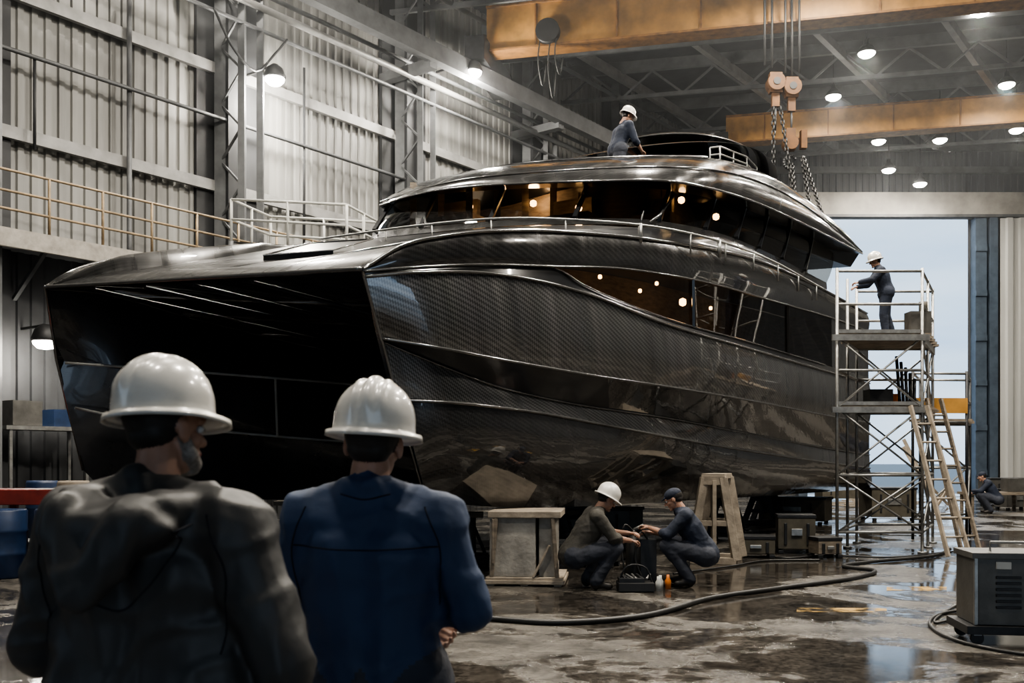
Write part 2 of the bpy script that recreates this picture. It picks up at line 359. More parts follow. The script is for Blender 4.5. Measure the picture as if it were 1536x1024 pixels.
def chain(a,b_,mk='rubber'):
    a=V(a);b_=V(b_); n=int((b_-a).length/.14); d=(b_-a).normalized(); s=d.cross(V((0,1,0))).normalized(); s2=V((0,1,0))
    for i in range(n):
        p=a.lerp(b_,(i+.5)/n); w=s if i%2 else s2
        for sg in(-1,1): mb.cyl(p+w*.04*sg-d*.07,p+w*.04*sg+d*.07,.022,mk,seg=5)
        mb.cyl(p+w*.04-d*.07,p-w*.04-d*.07,.022,mk,seg=5)
chain(P(1160,160,27.4),P(1160,262,27)); chain(P(1170,160,27.4),P(1190,290,26.5)); chain(P(1188,245,27.4),P(1192,298,26)); chain(P(1205,235,27.4),P(1232,318,25)); chain(P(1203,235,27.4),P(1216,318,25.5))
mb.build('chain_slings',hr)
LK=1.2
def highbay(p,power,size=.5,rod=True,mk='lamp'):
    p=V(p); r=empty('high_bay_lamp',p); mb=MB()
    mb.lathe(p,[(.30,0),(.32,.03),(.2,.22),(.1,.3),(.09,.45)],'darkmetal',16)
    mb.lathe(p,[(.03,-.14),(.16,-.11),(.25,-.05),(.27,-.002)],mk,16)
    if rod: mb.cyl(p+V((0,0,.45)),V((p.x,p.y,ZC)),.02,'darkmetal',seg=6)
    mb.build('fixture',r)
    if power:
        l=bpy.data.lights.new('lamp_light','AREA'); l.shape='DISK'; l.size=size; l.energy=power*LK; l.color=(1,.92,.80); 
        o=bpy.data.objects.new('lamp_light',l); scene.collection.objects.link(o); o.parent=r; o.location=(0,0,-.18)
for px,py,z in((1300,80,14.9),(1250,145,14.9),(1510,127,14.9),(1318,212,14.5),(1410,210,14.5),(1333,255,13.9),(1470,18,14.9),(1525,195,14.5),(1380,276,13.4)):
    d=min(43.5,F*(z-H)/(HY-py)); p=P(px,py,d); highbay(p,350 if py<150 else 150)
for x,y,pw in((-3,13.5,1300),(3.2,8.5,1300),(9.5,15.5,1600),(-1.5,3,450),(8,25,900),(14,9,1000),(-8.5,8,350),(3,20,1300),(15,22,700),(-6,21.5,600)): highbay((x,y,14.6),pw,.9)  # unseen lamps added overhead to light the yacht and hall
def walllamp(p,pw):
    p=V(p); r=empty('wall_flood_lamp',p); mb=MB(); mb.lathe(p,[(.26,0),(.28,.05),(.2,.25),(.08,.35)],'darkmetal',16)
    mb.lathe(p-V((0,0,.1)),[(.02,-.06),(.15,-.04),(.23,.04),(.24,.1)],'lamp',16); mb.beam(p+V((0,0,.33)),p+V((0,0,.33))-WN*1.7,.05,.05,'darkmetal'); mb.build('fixture',r)
    l=bpy.data.lights.new('lamp_light','POINT'); l.energy=pw; l.shadow_soft_size=.25; l.color=(1,.93,.82); o=bpy.data.objects.new('lamp_light',l); scene.collection.objects.link(o); o.parent=r; o.location=(0,0,-.45)
walllamp(P(412,118,24.6),1300); walllamp(P(710,108,29.2),1200); walllamp(P(68,512,20.3),150)

# catwalk
r=empty('wall_catwalk',W(-4,1,6)); mb=MB()
mb.beam(W(-14,.75,5.95),W(9,.75,5.95),1.5,.1,'greymetal'); mb.beam(W(-14,1.5,5.85),W(9,1.5,5.85),.1,.36,'railpaint')
t=-14
while t<=9.01:
    mb.cyl(W(t,1.5,6),W(t,1.5,7.15),.03,'rust'); mb.beam(W(t,.1,4.9),W(t,1.45,5.8),.08,.08,'greymetal'); t+=1.15
mb.build('walkway',r)
mb=MB()
for z in(6.4,6.75,7.15): mb.cyl(W(-14,1.5,z),W(9,1.5,z),.028,'rust')
mb.build('guard_rails',r)
r=empty('service_platform',P(430,370,22)); mb=MB()
pa=P(347,362,22.5); pb=P(520,366,21.6); z0=pa.z
pb.z=z0-.35
c4=[pa,pb,pb+V((.5,1.6,0)),pa+V((.5,1.6,0))]
for i in range(4):
    a=c4[i];b_=c4[(i+1)%4]
    for h in(.5,.95): mb.cyl(a+V((0,0,h)),b_+V((0,0,h)),.03,'white')
    n=2
    for k in range(n): q=a.lerp(b_,k/n); mb.cyl(q,q+V((0,0,.95)),.032,'white')
    mb.cyl(V((a.x,a.y,0)),a,.06,'greymetal')
mb.poly(c4,'greymetal'); mb.build('platform',r)

# ------------------------------------------------------------------ yacht
n=70
def hp(s,o,z): return V((-1.72+.53*s+.848*o,11.5+.848*s-.53*o,z))
Dt=([545,700,896,1072,1200,1310],[11.5,11.95,13.25,15.5,18.8,24]); Db=([600,640,830,991,1124,1227,1320],[11.95,12.3,13.6,16,19.3,23.6,27])
def drow(pts,b,first):
    out=[(pts[0][0],pts[0][1],first)]
    for x,y in pts[1:]: out.append((x,y,(1-b)*crom(Dt[0],Dt[1],x)+b*crom(Db[0],Db[1],x)))
    return out
R0=measured(drow([(545,403),(600,370),(680,352),(780,346),(880,350),(1000,363),(1130,389),(1210,422),(1300,470)],0.04,11.5),n)
R1=measured(drow([(546,407),(620,401),(720,397),(836,400),(930,403),(1060,424),(1160,452),(1250,478),(1302,497)],0,11.5),n)
R1b=measured(drow([(546,409),(620,404),(720,400),(836,404),(872,426),(1000,478),(1120,512),(1250,551),(1303,566)],.03,11.51),n)
R2=measured(drow([(548,415),(620,409),(720,409),(800,420),(880,441),(1000,487),(1120,522),(1250,560),(1304,575)],-.02,11.52),n)
R3=measured(drow([(573,508),(660,522),(760,541),(900,565),(1000,580),(1120,600),(1250,625),(1304,634)],.12,11.75),n)
R4=measured(drow([(576,514),(660,548),(740,578),(850,604),(1000,627),(1120,650),(1250,674),(1304,682)],.42,11.78),n)
R5=measured(drow([(598,600),(680,604),(800,618),(900,636),(1050,664),(1250,695),(1304,702)],.4,11.95),n)
R6=measured(drow([(640,750),(740,760),(850,760),(1000,752),(1124,745),(1300,733)],1,12.3),n)
yr=empty('catamaran_yacht',(2,17,.8))
mb=MB()
def xfrac(x,a,b): return (x-a)/(b-a)
f0=xfrac(836,546,1302); f1=xfrac(1245,546,1302)
up_=V((0,0,1)); OUT=V((.5,-.8,.2))
mb.strip(R0,R1,'carbon_gloss',5,.12)
mb.strip(R1,R1b,lambda u,v:'glass' if f0-.01<u<f1 else 'carbon_gloss',4,0)
mb.strip(R1b,R2,'black',1,0)
mb.strip(R2,R3,'carbon',8,.05)
mb.strip(R3,R4,lambda u,v:'black' if u<.45 else 'carbon_gloss',3,0)
mb.strip(R4,R5,'carbon',4,.03)
mb.strip(R5,R6,'carbon_gloss',8,.14)
ins=V((-1.0,.62,0))
k0,k1=int(f0*n)+3,n
mb.strip([p+ins+V((0,0,.15)) for p in R1[k0:k1]],[p+ins-V((0,0,.3)) for p in R2[k0:k1]],'wood',1,0)
mb.strip([p+V((-.03,.02,-.2)) for p in R1b[k0:k1]],[p+ins-V((0,0,.3)) for p in R2[k0:k1]],'wood',1,0,up_)
mb.strip([p+V((-.03,.02,.06)) for p in R1[k0:k1]],[p+ins+V((0,0,.16)) for p in R1[k0:k1]],'black',1,0,-up_)
for kk in(int(f1*n)+1,n-1):
    mb.poly([R1[kk]+V((-.02,.02,.15)),R1[kk]+ins+V((0,0,.2)),R2[kk]+ins-V((0,0,.35)),R2[kk]+V((-.03,.02,-.35))],'wood')
I0=smooth3([P(545,404,11.5),hp(3,-.9,3.7),hp(8,-.9,3.6),hp(17,-.9,3.6)],n)
mb.strip(I0,R6,'tunnel',4,.08,V((-.85,.5,0)))
endp=[r_[-1] for r_ in(R0,R1,R1b,R2,R3,R4,R5,R6)]+[I0[-1]]
mb.poly(endp,'black')
mb.build('near_hull',yr)
G0=measured([(68,430,14.75),(150,437,15.4),(300,478,16.8),(480,520,18.6),(660,545,21)],n)
Gm=measured([(85,540,15.2),(200,556,15.6),(400,575,17.2),(660,598,21)],n)
G1=measured([(125,705,15.6),(150,728,15.8),(200,741,16.2),(400,749,17.6),(660,744,21)],n)
S1=measured([(68,430,14.75),(110,405,15.1),(200,384,16),(330,372,17.2),(450,368,18.3),(600,366,20)],n)
mb=MB()
mb.strip(G0,Gm,'tunnel',5,.03); mb.strip(Gm,G1,'tunnel',6,.1); mb.strip(S1,G1,'carbon_gloss',6,.12,V((-.85,.3,0)))
mb.poly([S1[-1],G0[-1],Gm[-1],G1[-1]],'tunnel')
for a in (measured([(97,545,14.98),(200,552,15.45),(415,568,17.0),(600,583,19.5)],30),measured([(112,612,15.1),(220,634,15.75),(420,655,17.2),(600,668,19.3)],30)):
    mb.tube([p+V((.05,-.1,0)) for p in a],.022,'white')
mb.tube([P(413,568,16.75),P(416,655,16.9)],.022,'white')
mb.build('far_hull',yr)
mb=MB()
mb.strip(G0,I0,'tunnel',10,.05,V((0,-.3,-1))); mb.poly([G0[-1],I0[-1],R6[-1],G1[-1]],'tunnel')
for a in(.18,.36,.52,.7):
    p=G0[0].lerp(I0[0],a); q=G0[int(n*.75)].lerp(I0[int(n*.55)],a); mb.tube([p+V((0,.1,-.06)),q-V((0,0,.1))],.03,'black')
for a in(12,24,38): mb.tube([G0[a]-V((0,0,.02)),I0[int(a*.8)]-V((0,0,.06))],.03,'chine')
mb.tube([p-V((0,.02,.03)) for p in G0[:50]],.028,'trim')
mb.build('bridge_deck_underside',yr)
L0=[P(68,430,14.75).lerp(P(545,403,11.5),i/(n-1)) for i in range(n)]
L1=measured([(110,405,15.1),(220,404,14.6),(380,400,13.6),(520,385,12.5),(600,370,11.75)],n)
L2=measured([(200,384,16),(330,388,15.4),(480,384,14.2),(620,366,12.9),(780,346,12.4)],n)
Wfa=measured([(450,368,18.3),(560,358,17.8),(640,350,16.9),(760,340,15.7),(880,337,15.0),(985,341,15.0)],n)
mb=MB()
mb.strip(L0,L1,'deck',5,.06,up_); mb.strip(L1,L2,'deck',6,.02,up_); mb.strip(L2,Wfa,'black',6,.0,up_)
Rs=measured(drow([(780,346),(880,350),(1000,363),(1130,389),(1210,422),(1300,470)],.04,12.4),n)
Wfb=measured([(985,341,15.0),(1030,349,15.6),(1080,362,16.4),(1150,392,18.8),(1240,440,23)],n)
mb.strip(Rs,Wfb,'black',3,0,up_)
hA=measured([(80,426,14.72),(140,403,15.0),(230,387,15.8),(330,378,16.8),(440,374,17.8)],30); hB=measured([(85,428,14.65),(170,421,14.5),(280,410,14.9),(370,399,15.9),(452,380,17.6)],30)
mb.strip(hA,hB,'deck',6,.22,up_); mb.tube(hB,.02,'trim')  # pale ridge tube imitates a highlight along the deck hump
h4=[P(395,393,14.3),P(500,386,13.7),P(560,368,14.6),P(465,374,15.4)]
mb.strip([p+V((0,0,.09)) for p in (h4[0],h4[1])],[p+V((0,0,.09)) for p in (h4[3],h4[2])],'black',1,0,up_)
mb.strip([h4[0]-V((0,0,.05)),h4[1]-V((0,0,.05))],[h4[0]+V((0,0,.09)),h4[1]+V((0,0,.09))],'black',1); mb.tube([p+V((0,0,.1)) for p in h4+[h4[0]]],.012,'trim')
mb.tube(smooth3([P(160,424,14.1),P(300,408,13.9),P(420,398,13.3),P(540,376,13.2),P(640,358,13.6)],24),.02,'trim')  # pale tube put in for the bright highlight across the foredeck
mb.build('decks',yr)
def full(row,dz=0):
    pts=measured(row,60); fs=[pts[0]+V((.53*l-.25*min(l,1),.848*l,dz*l)) for l in(9,7.5,6,4.5,3,1.5,.6)]
    return fs+pts
Wbot=full([(560,346,18.2),(640,340,17.2),(760,330,15.9),(880,327,15.3),(980,330,15.3),(1080,350,16.7),(1150,378,19.1),(1240,424,23.4)])
Wtop=full([(585,306,19.3),(640,294,18.4),(760,284,17.1),(880,281,16.5),(980,283,16.4),(1060,296,17.2),(1150,326,19.7),(1250,376,24)])
Wff=full([(556,358,18.0),(640,349,16.9),(760,339,15.7),(880,336,15.0),(980,340,15.0),(1080,362,16.4),(1150,392,18.8),(1240,440,23)])
E0=full([(570,309,19),(620,293,18),(700,281,17),(800,275,16),(900,272,15.4),(1000,272,15.2),(1060,282,15.8),(1130,303,17.5),(1200,334,20),(1293,381,24.5)])
E1=full([(571,303,19.05),(630,284,18.1),(700,269,17.2),(800,259,16.3),(900,253,15.8),(1000,251,15.6),(1060,254,16.1),(1120,266,17.7),(1200,304,20.6),(1294,379,24.6)])
E2=full([(680,264,19.5),(740,255,18.7),(800,248,18.1),(880,243,17.8),(960,240,17.7),(1040,239,18),(1100,246,19),(1180,282,21.5),(1291,377,24.9)])
mb=MB()
mb.strip(Wff,Wbot,'carbon_gloss',2,.02)
mb.strip(Wbot,Wtop,'glass',5,.06)
mb.strip(Wtop,E0,'black',2,0,-up_)
mb.strip(E0,E1,'carbon_gloss',4,.08)
mb.strip(E1,E2,'carbon_gloss',6,.10,up_)
E3=[V((p.x,p.y,6.35)) for p in E2]; E3=[e+(V((2.6,21.5,6.35))-e).normalized()*.35 for e in E3]
mb.strip(E2,E3,'black',2,0,-OUT)
mb.poly(E3,'black')
Wi=[p+(V((3.2,22,p.z))-p).normalized()*2.2 for p in Wbot]; mb.poly([V((p.x,p.y,5.0)) for p in Wi],'wood')
mb.strip([V((p.x,p.y,5.0)) for p in Wi],[V((p.x,p.y,6.4)) for p in Wi],'wood',1)
mb.build('superstructure',yr)
mb=MB()
for i in(7,13,22,33,44,50,54,57,60,63):
    a=Wbot[i];b_=Wtop[i]
    mb.beam(a+V((.02,-.04,0)),b_+V((.02,-.04,0)),.07,.05,'black')
mb.tube([P(1010,294,16.3),P(990,322,15.2),P(975,333,15.0)],.02,'trim'); mb.tube([P(973,287,16.2),P(962,330,15.1)],.014,'trim')
mb.tube([p+V((0,-.03,0)) for p in E0],.02,'chine'); mb.tube([p+V((0,-.03,0)) for p in E1[:-3]],.014,'trim')
f=lambda R,a,b:[p+V((.01,-.02,0)) for p in R[int(a*n):int(b*n)]]
for R,r_ in((R1,.016),(R2,.02),(R3,.02),(R4,.014),(R5,.02)): mb.tube(f(R,0,1),r_,'chine',5)  # tubes added along the knuckles as bright highlight lines
mb.tube(f(R0,0,1),.022,'trim',6)
mb.tube(f(R1b,f0,f1),.012,'trim',5)
mb.tube([R.copy()+V((-.01,-.02,0)) for R in (R1[0],R2[0],R3[0],R4[0],R5[0],R6[0])],.022,'trim')  # pale tube down the stem stands for its highlighted leading edge
mb.tube([p for p in L0],.03,'chine'); mb.tube(S1[:50],.02,'trim')
mb.tube([P(68,430,14.73),P(85,540,15.15),P(125,705,15.58)],.025,'trim')
for i in(45,58):
    mb.beam(R1[i]+V((0,-.03,0)),R1b[i]+V((0,-.03,0)),.05,.04,'black')
mb.build('edge_glints_and_frames',yr)
mb=MB()
for px,py,d in((868,312,17.0),(1022,300,17.2),(1074,325,17.6),(800,305,17.5),(705,310,18.4)): 
    mb.lathe(P(px,py,d),[(.01,-.06),(.05,-.04),(.06,0),(.05,.04),(.01,.06)],'lampw',10)
for px,py in((1024,453),(985,425),(960,436),(1066,462),(900,415)):
    d=crom(Dt[0],Dt[1],px)+.5; s_=1.2 if px==1024 else .6
    mb.lathe(P(px,py,d),[(.008*s_,-.05*s_),(.04*s_,-.035*s_),(.045*s_,0),(.04*s_,.035*s_),(.008*s_,.05*s_)],'lampw',10)
for px in range(620,1000,42):
    a=P(px,345,17.6 if px>700 else 19); mb.beam(a,a+V((0,0,.9)),.06,.12,'wood')
for px,d in((690,18.6),(860,17.2),(980,17.2)): 
    a=P(px,338,d); mb.box(a,(.8,.5,.3),'palewood',rz(-30)); mb.box(a+V((0,.25,.25)),(.8,.12,.5),'wood',rz(-30))
mb.build('cabin_interior',yr)
for px,py,d,e_ in((800,300,18,40),(1000,305,18,40),(1040,450,15.6,7),(930,420,14.4,3),(1130,480,17.6,6)):
    l=bpy.data.lights.new('cabin_fill_light','POINT'); l.energy=e_; l.color=(1,.65,.35); l.shadow_soft_size=.1; o=bpy.data.objects.new('cabin_fill_light',l); scene.collection.objects.link(o); o.parent=yr; o.location=P(px,py,d)-yr.location  # bare point lights added to brighten the interior behind the glass
mb=MB()
rail=smooth3([P(482,358,17),P(560,347,16.2),P(620,339,15.4),P(770,327,14.2),P(915,333,13.7),P(1000,343,14.3),P(1130,379,16.6),P(1235,433,19.9)],60)
mb.tube(rail,.018,'steel')
for i in range(2,60,5):
    p=rail[i]; mb.cyl(p,p-V((0,0,.3)),.013,'steel',seg=6)
for i in(27,36): mb.cyl(rail[i]+V((0,0,.02)),rail[i]-V((0,0,.25)),.03,'steel')
fr_=[P(1065,233,18.6),P(1080,231,18.6),P(1120,246,19.4),P(1135,262,20)]
for dz in(0,.14): mb.tube([p+V((0,0,dz)) for p in fr_],.018,'steel')
for p in fr_+[P(1100,239,19)]: mb.cyl(p+V((0,0,.14)),p-V((0,0,.3)),.015,'steel')
mb.tube(smooth3([P(690,262,18.2),P(780,246,17.6),P(850,240,17.4),P(1000,235,17.4),P(1060,236,18)],30),.03,'black')
mb.build('handrails',yr)
B3=Matrix((V((.848,-.53,0)),V((.53,.848,0)),V((0,0,1)))).transposed()
def lens(mb,c,lx,ly,h,mk,df=0,da=0,m=48,rings=8,power=2.3):
    c=V(c)
    def pt(a,q,s):
        ca,sa=math.cos(a),math.sin(a); rx=math.copysign(abs(ca)**(2/power),ca)*lx*q; ry=math.copysign(abs(sa)**(2/power),sa)*ly*q
        v=ry/ly
        z=s*h*math.sqrt(max(0,1-q*q))-(da if v>0 else df)*v*v-.12*(rx/lx)**2
        return c+B3@V((rx,ry,z))
    for s in(1,-.45):
        base=len(mb.v); mb.v.append(pt(0,0,s))
        for k in range(1,rings+1):
            q=math.sin(k/rings*math.pi/2)
            for i in range(m): mb.v.append(pt(2*math.pi*i/m,q,s))
        for i in range(m): mb.face((base,base+1+i,base+1+(i+1)%m),mk,sm=True)
        for k in range(rings-1):
            for i in range(m):
                a=base+1+k*m+i;b_=base+1+k*m+(i+1)%m; mb.face((a,b_,b_+m,a+m),mk,sm=True)
mb=MB()
cb=V((3.55,21.4,0))
lens(mb,cb+V((-.45,-.1,7.78)),2.4,2.8,.09,'carbon_gloss',.40,.5)
lens(mb,cb+V((.5,.8,8.25)),1.45,2.9,.15,'carbon_gloss',.30,.65)
for u,w in((-1.0,-1.2),(1.0,-1.2),(-1.0,1.5),(1.0,1.5),(-1.0,0),(1.0,0)):
    p=cb+B3@V((u,w,0)); mb.beam(p+V((0,0,7.7)),p+V((.3,.4,8.15)),.16,.1,'trim' if w==0 else 'black')
for u,w in((-1.3,-1.4),(1.3,-1.4),(-1.3,1.6),(1.3,1.6)):
    p=cb+B3@V((u,w,0)); mb.beam(p+V((0,0,6.35)),p+V((0,0,7.7)),.35,.2,'black')
def ring(cx,rx,ry,z): return [cb+cx+V((0,0,z))+B3@V((rx*math.cos(math.pi*2*i/32),ry*math.sin(math.pi*2*i/32),0)) for i in range(33)]
mb.strip(ring(V((.4,.6,0)),1.1,2.0,7.6),ring(V((.45,.7,0)),1.05,2.0,8.1),'black',1,0)
mb.strip(ring(V((0,0,0)),1.5,2.0,6.35),ring(V((0,0,0)),1.4,1.9,7.5),'black',1,0)
mb.build('flybridge_hardtop',yr)
# ------------------------------------------------------------------ keel blocks
def pallet_block(c,w,d,h,yaw,name):
    R=rz(yaw); c=V(c); mb=MB()
    mb.box(c+V((0,0,.05)),(w*1.08,d*1.05,.05),'palewood',R)
    for s in(-1,0,1): mb.box(c+R@V((s*w*.45,0,.0125)),(.1,d,.025),'palewood',R)
    mb.box(c+V((0,0,.09)),(w*1.04,d,.04),'palewood',R)
    mb.box(c+R@V((-w*.16,0,.11+(h-.19)/2)),(w*.62,d*.9,h-.19),'concblock',R)
    mb.box(c+R@V((w*.3,0,.11+(h-.19)/2)),(w*.22,d*.8,h-.19),'concblock',R)
    for s in(-1,1): mb.beam(c+R@V((w*.44*s,-d*.46,.11)),c+R@V((w*.38*s,-d*.46,h-.08)),.07,.05,'wood')
    mb.beam(c+R@V((-w*.42,-d*.47,h*.3)),c+R@V((-w*.42,-d*.47,h*.9)),.1,.03,'wood')
    mb.beam(c+R@V((w*.12,-d*.47,h*.12)),c+R@V((w*.34,-d*.47,h*.55)),.08,.03,'palewood')
    mb.box(c+V((0,0,h-.04)),(w*.98,d,.08),'palewood',R)
    return mb.build(name,None,.008)
pallet_block((.20,12.72,0),.92,1.0,.92,-6,'keel_support_block')
def aframe(c,w,h,yaw,mk='palewood',name='timber_trestle',d=.7):
    R=rz(yaw); c=V(c); mb=MB()
    for y in(-d/2,d/2):
        mb.beam(c+R@V((-w*.5,y,.06)),c+R@V((-w*.2,y,h-.06)),.12,.12,mk); mb.beam(c+R@V((w*.5,y,.06)),c+R@V((w*.2,y,h-.06)),.12,.12,mk)
        mb.beam(c+R@V((-w*.5,y,.05)),c+R@V((w*.5,y,.05)),.14,.1,mk); mb.beam(c+R@V((-w*.36,y,h*.45)),c+R@V((w*.36,y,h*.45)),.1,.08,mk)
        mb.beam(c+R@V((-w*.26,y,h-.1)),c+R@V((w*.26,y,h-.1)),.12,.14,mk)
    mb.beam(c+R@V((0,-d/2-.05,h-.04)),c+R@V((0,d/2+.05,h-.04)),w*.5,.08,mk)
    mb.beam(c+R@V((0,-d/2,.1)),c+R@V((0,-d/2,h-.1)),.16,.06,mk)
    return mb.build(name,None,.006)
aframe(V((3.13,15.2,0)),.68,1.35,-20)
for s,o in((5,-.1),(11.5,.2),(14.5,.2)):
    pt=hp(s,o,0)
    aframe(V((pt.x,pt.y+.5,0)),.8,.74,-32,'darkmetal','keel_stand',.6)
for px,d in((660,14.6),(705,15.2),(560,18.0),(430,17.9),(300,17.3)):
    p=P(px,760,d); 
    mb=MB(); zt=.72 if px>600 else .78
    mb.box((p.x,p.y,.06),(.55,.5,.12),'darkmetal'); mb.cyl((p.x,p.y,.1),(p.x,p.y,zt),.09,'greymetal',seg=12); mb.box((p.x,p.y,zt),(.4,.35,.08),'wood')
    for s in(-1,1): mb.beam((p.x+.24*s,p.y,.1),(p.x+.06*s,p.y,.55),.05,.05,'darkmetal')
    mb.build('hull_jack_stand')
def gear(name,c,size,yaw,mk,lid='darkmetal'):
    R=rz(yaw); c=V(c); mb=MB(); w,d,h=size
    mb.box(c+V((0,0,h*.5+.05)),(w,d,h*.9),mk,R); mb.box(c+V((0,0,h+.02)),(w*1.04,d*1.04,.06),lid,R)
    for sx in(-1,1):
        for sy in(-1,1): mb.box(c+R@V((sx*w*.42,sy*d*.42,.03)),(.09,.09,.06),'darkmetal',R)
        mb.box(c+R@V((sx*w*.3,-d*.5-.012,h*.55)),(.05,.025,h*.6),lid,R)
    mb.box(c+R@V((0,-d*.5-.02,h*.6)),(w*.3,.03,h*.2),'steel',R)
    return mb.build(name,None,.01)
gear('equipment_crate',(4.75,16.7,0),(.6,.5,.6),-10,'greenbox')
gear('equipment_crate',(3.9,16.0,0),(.6,.45,.3),-10,'greenbox')
gear('tool_chest',(5.0,15.9,0),(.4,.35,.28),10,'wood')
gear('tool_chest',(15.9,31.5,0),(1.0,.6,.6),10,'machine')
gear('equipment_crate',(1.9,20.4,0),(1.4,.7,.55),-30,'machine')
gear('equipment_crate',(7.0,24.6,0),(1.6,.8,.6),-30,'greenbox')
gear('tool_chest',(1.2,14.6,0),(.7,.45,.45),-20,'rubber')
# ------------------------------------------------------------------ scaffold
A=V((5.42,16.6,0)); U=V((1.42,0,0)); Dd=V((1.02,2.0,0))
sr=empty('scaffold_tower',A)
mb=MB()
ztop=4.75
for p in(A,A+U,A+U+Dd,A+Dd,A+U+Dd*.5,A+Dd*.5): 
    mb.cyl(p,p+V((0,0,ztop)),.028,'steel'); mb.cyl(p,p+V((0,0,.03)),.08,'steel')
for z in(.35,1.3,2.42,3.05,3.62,4.15,4.7):
    for a,b_ in((A,A+U),(A+U,A+U+Dd),(A+Dd,A+U+Dd)): mb.cyl(a+V((0,0,z)),b_+V((0,0,z)),.024,'steel')
    if z<3.7: mb.cyl(A+V((0,0,z)),A+Dd+V((0,0,z)),.024,'steel')
for z0_,z1_ in((.35,1.3),(1.3,2.42),(2.42,3.6)):
    for a,b_ in((A,A+U),(A+U,A+U+Dd),(A+Dd,A+U+Dd)): mb.cyl(a+V((0,0,z0_)),b_+V((0,0,z1_)),.018,'steel'); mb.cyl(b_+V((0,0,z0_)),a+V((0,0,z1_)),.018,'steel')
mb.build('tube_frame',sr)
mb=MB()
for z in(2.45,3.65):
    for k in range(5):
        a=A+Dd*(k/5+.1)+V((-.05,0,z)); mb.beam(a,a+U+V((.1,0,0)),.40,.045,'wood')
    mb.beam(A+V((0,0,z+.05)),A+U+V((0,0,z+.05)),.03,.06,'steel'); mb.beam(A+Dd+V((0,0,z+.05)),A+Dd+U+V((0,0,z+.05)),.03,.06,'steel')
    mb.beam(A+U+V((.02,0,z-.06)),A+U+Dd+V((.02,0,z-.06)),.05,.16,'steel'); mb.beam(A+V((-.1,-.05,z-.06)),A+U+V((.1,-.05,z-.06)),.05,.1,'steel')
mb.build('plank_decks',sr)
mb=MB(); q=A+U+Dd*.35+V((-.15,0,3.68)); mb.box(q+V((0,0,.22)),(.35,.3,.44),'machine'); mb.cyl(q+V((.1,0,.44)),q+V((.1,0,.62)),.08,'greenbox'); q=A+U*.4+Dd*.4+V((0,0,2.48))
mb.box(q+V((0,0,.15)),(.4,.35,.3),'darkmetal'); mb.box(q+V((.3,.3,.12)),(.25,.35,.24),'orange')
for k in range(5): mb.cyl(q+V((.35+.06*k,-.1,0)),q+V((.4+.08*k,.2,.9-.1*k)),.03,'darkmetal')
mb.build('stored_gear',sr)
mb=MB(); A2=V((7.85,19.5,0)); U2=V((1.1,.1,0)); D2=V((.8,1.6,0))
s2=empty('scaffold_tower',A2)
for p in(A2,A2+U2,A2+U2+D2,A2+D2): mb.cyl(p,p+V((0,0,3.3)),.03,'darkmetal')
for z in(.4,1.4,2.3,2.75,3.25):
    for a,b_ in((A2,A2+U2),(A2+U2,A2+U2+D2),(A2,A2+D2),(A2+D2,A2+U2+D2)): mb.cyl(a+V((0,0,z)),b_+V((0,0,z)),.024,'steel')
for a,b_ in((A2,A2+U2),(A2+U2,A2+U2+D2)): mb.cyl(a+V((0,0,.4)),b_+V((0,0,1.4)),.02,'steel'); mb.cyl(b_+V((0,0,1.4)),a+V((0,0,2.3)),.02,'steel')
for k in range(4): a=A2+D2*(k/4+.12)+V((0,0,2.34)); mb.beam(a,a+U2,.38,.05,'wood')
mb.beam(A2+V((0,-.03,2.62)),A2+U2+V((0,-.03,2.62)),.03,.3,'yellow')
mb.build('tube_frame',s2)
def ladder(a,b_,w,mk,name,wd=V((1,0,0))):
    a=V(a);b_=V(b_); mb=MB(); d=(b_-a); nr=int(d.length/.3)
    mb.beam(a-wd*w/2,b_-wd*w*.4,.04,.07,mk); mb.beam(a+wd*w/2,b_+wd*w*.4,.04,.07,mk)
    for i in range(1,nr): q=a+d*(i/nr); ww=w*(1-.2*i/nr); mb.cyl(q-wd*ww/2,q+wd*ww/2,.018,mk)
    return mb.build(name)
ladder((7.05,15.7,.03),(6.72,16.45,2.45),.34,'palewood','wooden_ladder')
ladder((7.45,16.15,.03),(7.2,17.0,2.6),.3,'wood','wooden_ladder')
# ------------------------------------------------------------------ hoses, markings
def hose(name,pts,r,mk='rubber',cnt=90):
    mb=MB(); mb.tube(smooth3([V((x,y,r+.002)) for x,y in pts],cnt),r,mk,8); return mb.build(name)
def fl(px,py): d=F*H/(py-HY); return ((px-768)/F*d,d)
hose('air_hose',[fl(735,932),fl(830,938),fl(950,930),fl(1070,900),fl(1180,884),fl(1290,868),fl(1310,858),fl(1265,852),fl(1300,846),fl(1400,836),fl(1425,826)],.028)
hose('air_hose',[fl(1467,915),fl(1415,922),fl(1395,940),fl(1440,965),fl(1536,984),fl(1620,990)],.016)
hose('air_hose',[fl(1455,938),fl(1430,932),fl(1405,936),fl(1430,912),fl(1452,903)],.012)
hose('power_cable',[fl(1010,862),fl(1100,850),fl(1150,842),fl(1230,841)],.015)
hose('power_cable',[fl(1150,836),fl(1180,838),fl(1240,834),fl(1330,837),fl(1450,828),fl(1536,830)],.015)
mb=MB()
for a in((1330,880,1420,886),(1195,912,1330,918),(1440,905,1500,912)):
    x0,y0=fl(a[0],a[3]);x1,y1=fl(a[2],a[3]);x2,y2=fl(a[2],a[1]);x3,y3=fl(a[0],a[1]); mb.poly([(x0,y0,.004),(x1,y1,.004),(x2,y2,.004),(x3,y3,.004)],'worn')
mb.build('floor_marking')
gx,gy=4.15,8.55
gr=empty('welding_machine_cart',(gx,gy,0)); mb=MB(); R=rz(-8); c=V((gx,gy,0))
